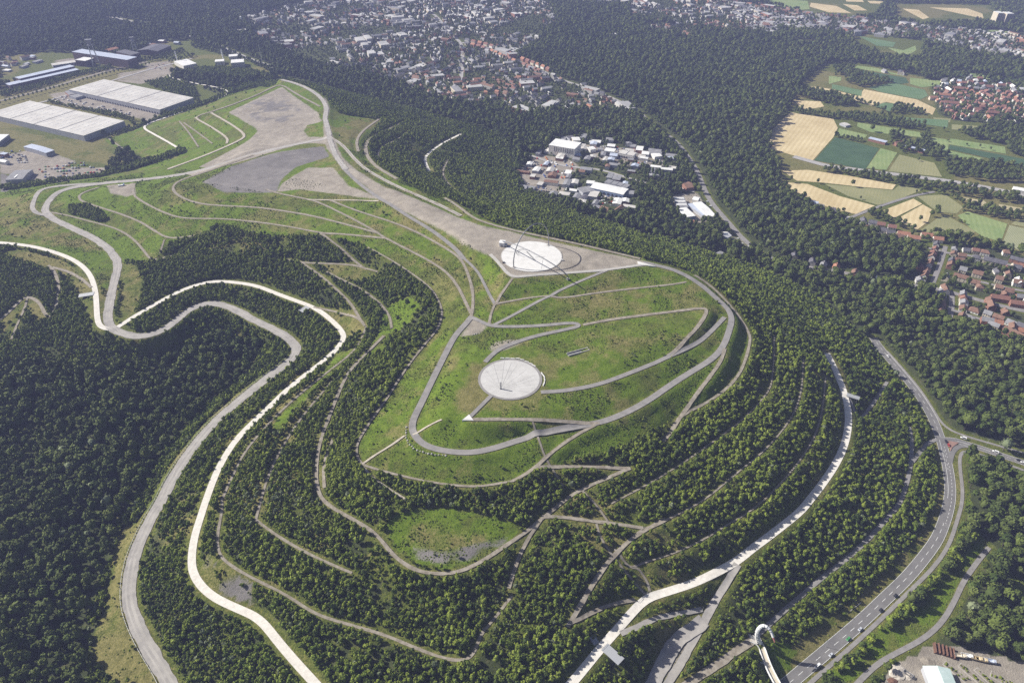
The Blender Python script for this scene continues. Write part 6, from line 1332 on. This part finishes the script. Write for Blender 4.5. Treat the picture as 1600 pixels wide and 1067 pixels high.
rd_ = rd[ok]; X, Y, c = X[ok], Y[ok], c[ok]; sc = (.40+.75*rgt.random(X.shape)**1.8)*(.68+.62*fbm(X, Y, 30, 12)); sc = np.where(c == 'w', sc, sc*.7); sc = np.minimum(sc, .45+rd_*.22)
sp = fbm(X, Y, 40, 41); var = np.where(sp > .62, rgt.integers(3, 6, X.shape), np.where(sp < .42, rgt.integers(0, 4, X.shape), rgt.integers(0, 6, X.shape)))
var = np.where(rgt.random(X.shape) < np.where(fbm(X, Y, 55, 77) > .66, .22, .02), 6, var)
T['young'].append(np.c_[X, Y, sc, var])
# hedges and clumps one can make out in the open ground: (polygon, kind, spacing, scale)
for s, kd, sp_, k in [
 ("110,322 135,320 165,335 168,346 140,346 108,334",'young',3.2,.9),("0,288 60,281 110,277 170,267 200,262 250,247 290,233 288,239 240,256 200,267 150,276 60,291 0,298",'young',5,1.3),
 ("255,184 312,170 360,149 400,138 402,143 362,155 312,177 258,190",'young',5,1.2),("272,113 312,108 350,107 400,112 438,121 402,136 362,139 300,125 268,121",'young',4.6,1.2),
 ("225,130 262,123 305,136 312,160 300,157 250,141",'young',5.5,1.1),("75,158 110,159 212,187 208,196 150,183 75,166",'young',5.5,1.1),("0,146 60,133 120,115 175,104 178,108 120,120 60,140 0,153",'young',6,1.2),
 ("200,97 240,90 285,78 290,83 245,96 205,103",'wood',8,.6),("245,99 300,86 310,88 262,104",'wood',9,.55),("300,60 420,100 445,118 430,118 400,104 330,82 300,75",'wood',8,.75),("435,122 500,140 520,152 530,172 515,165 500,150 470,135",'young',4.5,1.1),
 ("620,285 660,300 700,318 720,326 718,322 700,312 660,294",'young',4,.5),("575,355 640,390 700,430 698,436 640,398 575,362",'tuftx',3,.5),("855,552 925,540 930,545 860,558",'tuftx',3,.5),
 ("660,400 720,425 735,440 700,430 665,410",'tuftx',4,.5),("450,278 485,282 510,290 480,300 442,295",'tuftx',4,.5),("690,740 760,745 800,745 790,752 720,755",'tuftx',3,.6),
 ("500,705 540,700 560,730 620,752 700,775 660,785 600,775 540,760 510,745",'young',3.0,.95),("1000,690 1050,672 1100,660 1050,690 1000,715 960,725 990,705",'young',3.0,.95),("905,715 950,708 985,700 940,722",'young',3.0,.8),
 ("1489,838 1513,812 1522,838 1494,882 1452,920 1428,952 1402,972 1378,985 1372,978 1404,946 1440,912 1468,882",'young',4.2,1.35),("1362,990 1372,1000 1340,1030 1310,1055 1285,1067 1275,1062 1300,1046 1335,1014",'young',4.4,1.3),("1385,965 1400,975 1375,990 1365,985",'young',5,1.2),("1345,1040 1400,1025 1405,1032 1360,1052 1340,1064",'young',4,.7),
 ("80,575 110,570 130,590 100,600",'wood',8,.8),("1305,188 1240,176 1238,172 1305,183",'wood',9,.9),("1300,185 1440,205 1445,200 1420,190 1350,180 1302,180",'wood',8.5,.8),
 ("1335,160 1365,168 1385,178 1440,180 1450,172 1430,167 1400,164 1390,178 1366,166 1340,152",'wood',8,.75),("1240,140 1310,150 1335,160 1335,168 1300,165 1280,160 1240,150",'wood',8,.9),("1320,115 1390,122 1405,130 1390,138 1350,138 1320,130",'wood',8.5,.95),("1300,105 1330,105 1335,112 1318,118 1305,118",'wood',8,.8),
 ("1300,212 1350,220 1350,224 1300,216",'wood',8,.6),("1388,208 1410,210 1415,225 1430,225 1450,205 1456,225 1480,232 1480,250 1455,252 1440,243 1410,240 1388,226",'wood',9,.85),
 ("1497,208 1560,196 1610,205 1610,232 1570,228 1510,215",'wood',8.5,.95),("1567,230 1610,228 1610,250 1568,240",'wood',8.5,.95),("1475,252 1560,258 1600,268 1600,285 1540,285 1475,272",'wood',8.5,.9),
 ("1280,262 1350,272 1430,283 1480,292 1478,300 1430,295 1350,283 1290,272",'wood',8.5,.8),("1480,292 1540,300 1600,312 1600,320 1540,312 1480,302",'wood',8.5,.9),("1495,315 1530,322 1580,335 1600,338 1590,348 1545,340 1500,330",'wood',8.5,.85),("1478,306 1500,308 1500,316 1480,314",'wood',9,.7),
 ("1440,332 1455,330 1470,332 1460,342 1442,342",'wood',9,.9),("1492,328 1506,326 1508,334 1494,336",'wood',9,.7),("1480,336 1510,350 1512,356 1482,340",'young',6,.9),("1420,362 1470,366 1500,377 1560,383 1566,388 1530,388 1480,385 1420,372",'wood',9,.75),
 ("1400,308 1432,300 1478,300 1478,304 1434,306 1402,312",'wood',9,.6),("1345,325 1370,322 1380,338 1400,345 1430,361 1425,364 1390,350 1350,340",'wood',9,.8),("1285,310 1310,318 1320,335 1310,338 1285,325",'wood',8.5,.9),
 ]:
    w = world_poly(s) if kd == 'wood' or min(float(a.split(',')[1]) for a in s.split()) < 200 and kd != 'tuftx' else onground(*[np.array(a, float) for a in zip(*[tuple(map(float, q.split(','))) for q in s.split()])])[:, :2]
    X, Y = scatter(w, 10000/sp_**2, len(s)); 
    if not len(X): continue
    ok = (road_distance(X, Y, True) > 1.5)&~near_building(X, Y)&~blocked(X, Y, 0); X, Y = X[ok], Y[ok]
    kk = 'tuft' if kd == 'tuftx' else kd; nv = {'wood': 6, 'young': 6, 'tuft': 3}[kk]
    T[kk].append(np.c_[X, Y, k*rgt.uniform(.75, 1.2, X.shape), rgt.integers(0, nv, X.shape)])
# single trees of the meadows
for s, k in [("1234,285",.8),("1277,287",.7),("1331,292",.9),("1295,297",.5),("1344,312",.4),("1361,206",1.25),("1434,252",.6),("1480,222",.5),("1510,228",.5),("1530,231",.5),("1547,235",.5),("1473,205",.7),("1497,207",.7),("1512,205",.7),("1155,362",1.0),
             ("637,480",.8),("622,503",.6),("603,513",.7),("634,516",.6),("1305,120",.7),("1322,112",.9),("1436,347",.7)]:
    px, py = map(float, s.split(',')); p = G(px, py); T['wood'].append(np.array([[p[0], p[1], k, rgt.integers(0, 6)]]))
# coarse herbs and low shrubs in the rough grassland
X, Y = grid(-900, 700, 200, 1500, 2.1, 9)
c = cover_at(X, Y); rd = road_distance(X, Y); nA_ = fbm(X, Y, 26, 51); nB_ = fbm(X, Y, 7, 52)
p = np.where(c == 'g', np.clip((nA_*.6+nB_*.4-.46)*7, 0.004, .9), np.where(c == 'd', .10, np.where(c == 'l', np.clip((nB_-.4)*4, .05, .9), np.where(c == 'w', .10, 0))))
bare = PLZ(X, Y)
for s in BARE: bare |= pip(X, Y, s)
ok = (rgt.random(X.shape) < p)&(rd > .8)&~bare&~near_building(X, Y)&(Y < 1150)
X, Y = X[ok], Y[ok]; T['tuft'].append(np.c_[X, Y, rgt.uniform(.4, .95, X.shape)*(.55+.6*fbm(X, Y, 50, 61)), np.where(rgt.random(X.shape) < .07, 2, rgt.integers(0, 2, X.shape))])

# ---- the 300 nearest of each kind stand as single trees, all others as one instanced object
def instancer(name, variants, rows, label, cat, extra_z=0.0):
    X, Y, sc, var = rows.T; z = hz(X, Y)+extra_z
    me = mesh_np(name, np.c_[X, Y, z], np.zeros((0, 3), np.int32))
    rg = np.random.default_rng(len(rows))
    for nm, ty, arr in (('size', 'FLOAT', sc), ('turn', 'FLOAT', rg.uniform(0, 6.283, len(X))), ('kind_index', 'INT', var.astype(np.int32)), ('tall', 'FLOAT', rg.uniform(.82, 1.22, len(X)))):
        a = me.attributes.new(nm, ty, 'POINT'); a.data.foreach_set('value', arr.astype(np.int32 if ty == 'INT' else np.float32))
    o = obj(name, me); tag(o, label, cat, kind='stuff')
    ng = bpy.data.node_groups.new(name+'_scatter', 'GeometryNodeTree')
    ng.interface.new_socket('Geometry', in_out='INPUT', socket_type='NodeSocketGeometry'); ng.interface.new_socket('Geometry', in_out='OUTPUT', socket_type='NodeSocketGeometry')
    N, L = ng.nodes, ng.links; gi = N.new('NodeGroupInput'); go = N.new('NodeGroupOutput'); jn = N.new('GeometryNodeJoinGeometry')
    for v in variants[::-1]:
        oi = N.new('GeometryNodeObjectInfo'); oi.inputs['Object'].default_value = v; oi.transform_space = 'ORIGINAL'
        gt = N.new('GeometryNodeGeometryToInstance'); L.new(oi.outputs['Geometry'], gt.inputs[0]); L.new(gt.outputs[0], jn.inputs[0])
    ip = N.new('GeometryNodeInstanceOnPoints'); L.new(gi.outputs[0], ip.inputs['Points']); L.new(jn.outputs[0], ip.inputs['Instance'])
    ip.inputs['Pick Instance'].default_value = True
    def attr(nm, ty):
        a = N.new('GeometryNodeInputNamedAttribute'); a.data_type = ty; a.inputs['Name'].default_value = nm; return a.outputs['Attribute']
    L.new(attr('kind_index', 'INT'), ip.inputs['Instance Index'])
    cx = N.new('ShaderNodeCombineXYZ'); L.new(attr('turn', 'FLOAT'), cx.inputs['Z']); L.new(cx.outputs[0], ip.inputs['Rotation'])
    sz = attr('size', 'FLOAT'); mu = N.new('ShaderNodeMath'); mu.operation = 'MULTIPLY'; L.new(sz, mu.inputs[0]); L.new(attr('tall', 'FLOAT'), mu.inputs[1])
    cs = N.new('ShaderNodeCombineXYZ'); L.new(sz, cs.inputs['X']); L.new(sz, cs.inputs['Y']); L.new(mu.outputs[0], cs.inputs['Z']); L.new(cs.outputs[0], ip.inputs['Scale'])
    L.new(ip.outputs[0], go.inputs[0])
    md = o.modifiers.new('scatter', 'NODES'); md.node_group = ng; return o
def tree(name, v, x, y, sc, tall, rz, label, cat, group):
    o = empty(name, (x, y, float(hz(x, y))), rz); o.scale = (sc, sc, sc*tall); tag(o, label, cat, group)
    cr = obj('crown', v[0], o)
    if v[1]: obj('trunk', v[1], o)
    return o, cr
def build_kind(rows, variants, name, label_fn, cat, group, stuff, stuff_label, n=300):
    px, py, d = proj(np.c_[rows[:, 0], rows[:, 1], hz(rows[:, 0], rows[:, 1])+4])
    inside = (px > 5)&(px < 1595)&(py > 5)&(py < 1060); score = np.where(inside, rows[:, 2]/d, 0)
    order = np.argsort(-score); near, rest = order[:n], order[n:]; protos = {}
    for i in near:
        x, y, s, v = rows[i]; v = int(v)
        o, cr = tree(name, variants[v], x, y, s, random.uniform(.85, 1.2), random.uniform(0, 6.28), label_fn(px[i], py[i], v), cat, group); protos.setdefault(v, cr)
    for v in range(len(variants)):
        if v not in protos:
            j = [i for i in rest if int(rows[i, 3]) == v][:1]
            for i in j:
                x, y, s, _ = rows[i]; o, cr = tree(name, variants[v], x, y, s, 1, 0, label_fn(px[i], py[i], v), cat, group); protos[v] = cr
    vs = [protos[k] for k in sorted(protos)]; remap = {k: i for i, k in enumerate(sorted(protos))}
    rr = rows[rest].copy(); rr[:, 3] = [remap[int(v)] for v in rr[:, 3]]
    instancer(stuff, vs, rr, stuff_label, cat); return protos
def lab_wood(px, py, v):
    tone = ['dark green','deep green','mid green','blackish green','rich green','olive green','silvery pale'][v]
    if px < 420: return f'{tone} broadleaf tree in the wood left of the grey haul road'
    if px > 1300 and py > 780: return f'{tone} broadleaf tree in the lower right wood beside the tarmac path'
    if px > 1300: return f'{tone} broadleaf tree in the wood beside the road junction'
    return f'{tone} broadleaf tree in the wood at the foot of the heap'
def lab_young(px, py, v):
    tone = ['fresh green','bushy green','dark green','rounded green','yellowish green','light green','silvery grey'][v]
    if px < 330: where = 'between the haul road and the white promenade'
    elif px < 500: where = 'on the slope right of the white promenade'
    elif px < 900: where = 'on the front slope below the stony clearing'
    elif px < 1250: where = 'on the slope around the lower promenade'
    else: where = 'between the promenade and the main road'
    return f'{tone} young tree {where}'
rw = np.concatenate(T['wood']); ry = np.concatenate(T['young']); rtu = np.concatenate(T['tuft'])
print('trees', len(rw), len(ry), len(rtu))
build_kind(rw, WOOD, 'broadleaf_tree', lab_wood, 'tree', 'broadleaf trees of the valley woods', 'woodland', 'continuous broadleaf woodland covering the flat land around the heap')
build_kind(ry, YOUNG, 'young_tree', lab_young, 'young tree', 'young trees planted on the slopes', 'young_woodland', 'dense young trees and bushes covering the terraced slopes')
tp = []
for k, v in enumerate((TUFT, TUFT2, SHRUB)):
    x, y, s, _ = rtu[np.argmin(np.hypot(rtu[:, 0]-[-60, 40, 120][k], rtu[:, 1]-440))]
    o = obj('shrub', v[0], None, (x+.3, y, float(hz(x, y)))); tag(o, ['yellow green low bush in the grass below the hairpin bend','mid green low bush in the grass below the sundial plateau','round dark bush on the grass flank below the sundial plateau'][k], 'bush'); tp.append(o)
instancer('rough_herbs', tp, rtu, 'rough tall herbs and low scrub in the grassland of the heap', 'scrub')
# rows of single trees: the avenue beside the warehouses, poplars by the meadows
na = 0
for line, v, kd, lab, grp, stp, sc in [
   ("0,164 30,156 60,148 100,137 140,126 175,116 205,109 235,102",SAPLING,'avenue_tree','small round avenue tree in the row behind the two warehouses','young avenue trees behind the warehouses',11,1.15),
   ("1240,177 1300,186",POPLAR,'poplar_tree','tall narrow poplar in the row above the wheat field','poplars in a row above the wheat field',10,.8),
   ("1308,184 1350,191 1400,198 1442,204",POPLAR,'poplar_tree','tall narrow poplar in the row along the meadow behind the solar barns','poplars in a row along the meadow',10,.85),
   ("1000,272 1020,276 1045,283 1062,288",POPLAR,'poplar_tree','tall narrow poplar in the dark row of the industrial park','poplars in the industrial park',7,.9)]:
    xy, _ = parse(line); pw = densify(unproj(xy[:, 0], xy[:, 1], 0*xy[:, 0]), 1.0); L_ = np.r_[0, np.cumsum(np.hypot(*np.diff(pw[:, :2], axis=0).T))]
    for t in np.arange(2, L_[-1], stp):
        i = np.searchsorted(L_, t); i = min(i, len(pw)-1); x, y = pw[i, 0]+random.uniform(-.6, .6), pw[i, 1]+random.uniform(-.6, .6)
        tree(kd, v, x, y, sc*random.uniform(.85, 1.15), random.uniform(.9, 1.1), random.uniform(0, 6.28), lab, 'tree', grp)
# ---------------------------------------------------------------- the air
hm = bpy.data.materials.new('air'); hm.use_nodes = True; hn = hm.node_tree.nodes; hl = hm.node_tree.links
for n in list(hn): hn.remove(n)
ho = hn.new('ShaderNodeOutputMaterial'); hv_ = hn.new('ShaderNodeVolumePrincipled'); hv_.inputs['Density'].default_value = HAZE_DENSITY
hv_.inputs['Color'].default_value = HAZE_COLOR; hv_.inputs['Anisotropy'].default_value = 0.0; hl.new(hv_.outputs[0], ho.inputs['Volume'])
tag(MB().box(-9800, 9800, -1600, 12900, -2.5, CAM_H+12).build('haze', hm), 'pale bluish summer haze over the whole landscape', 'haze', kind='stuff')
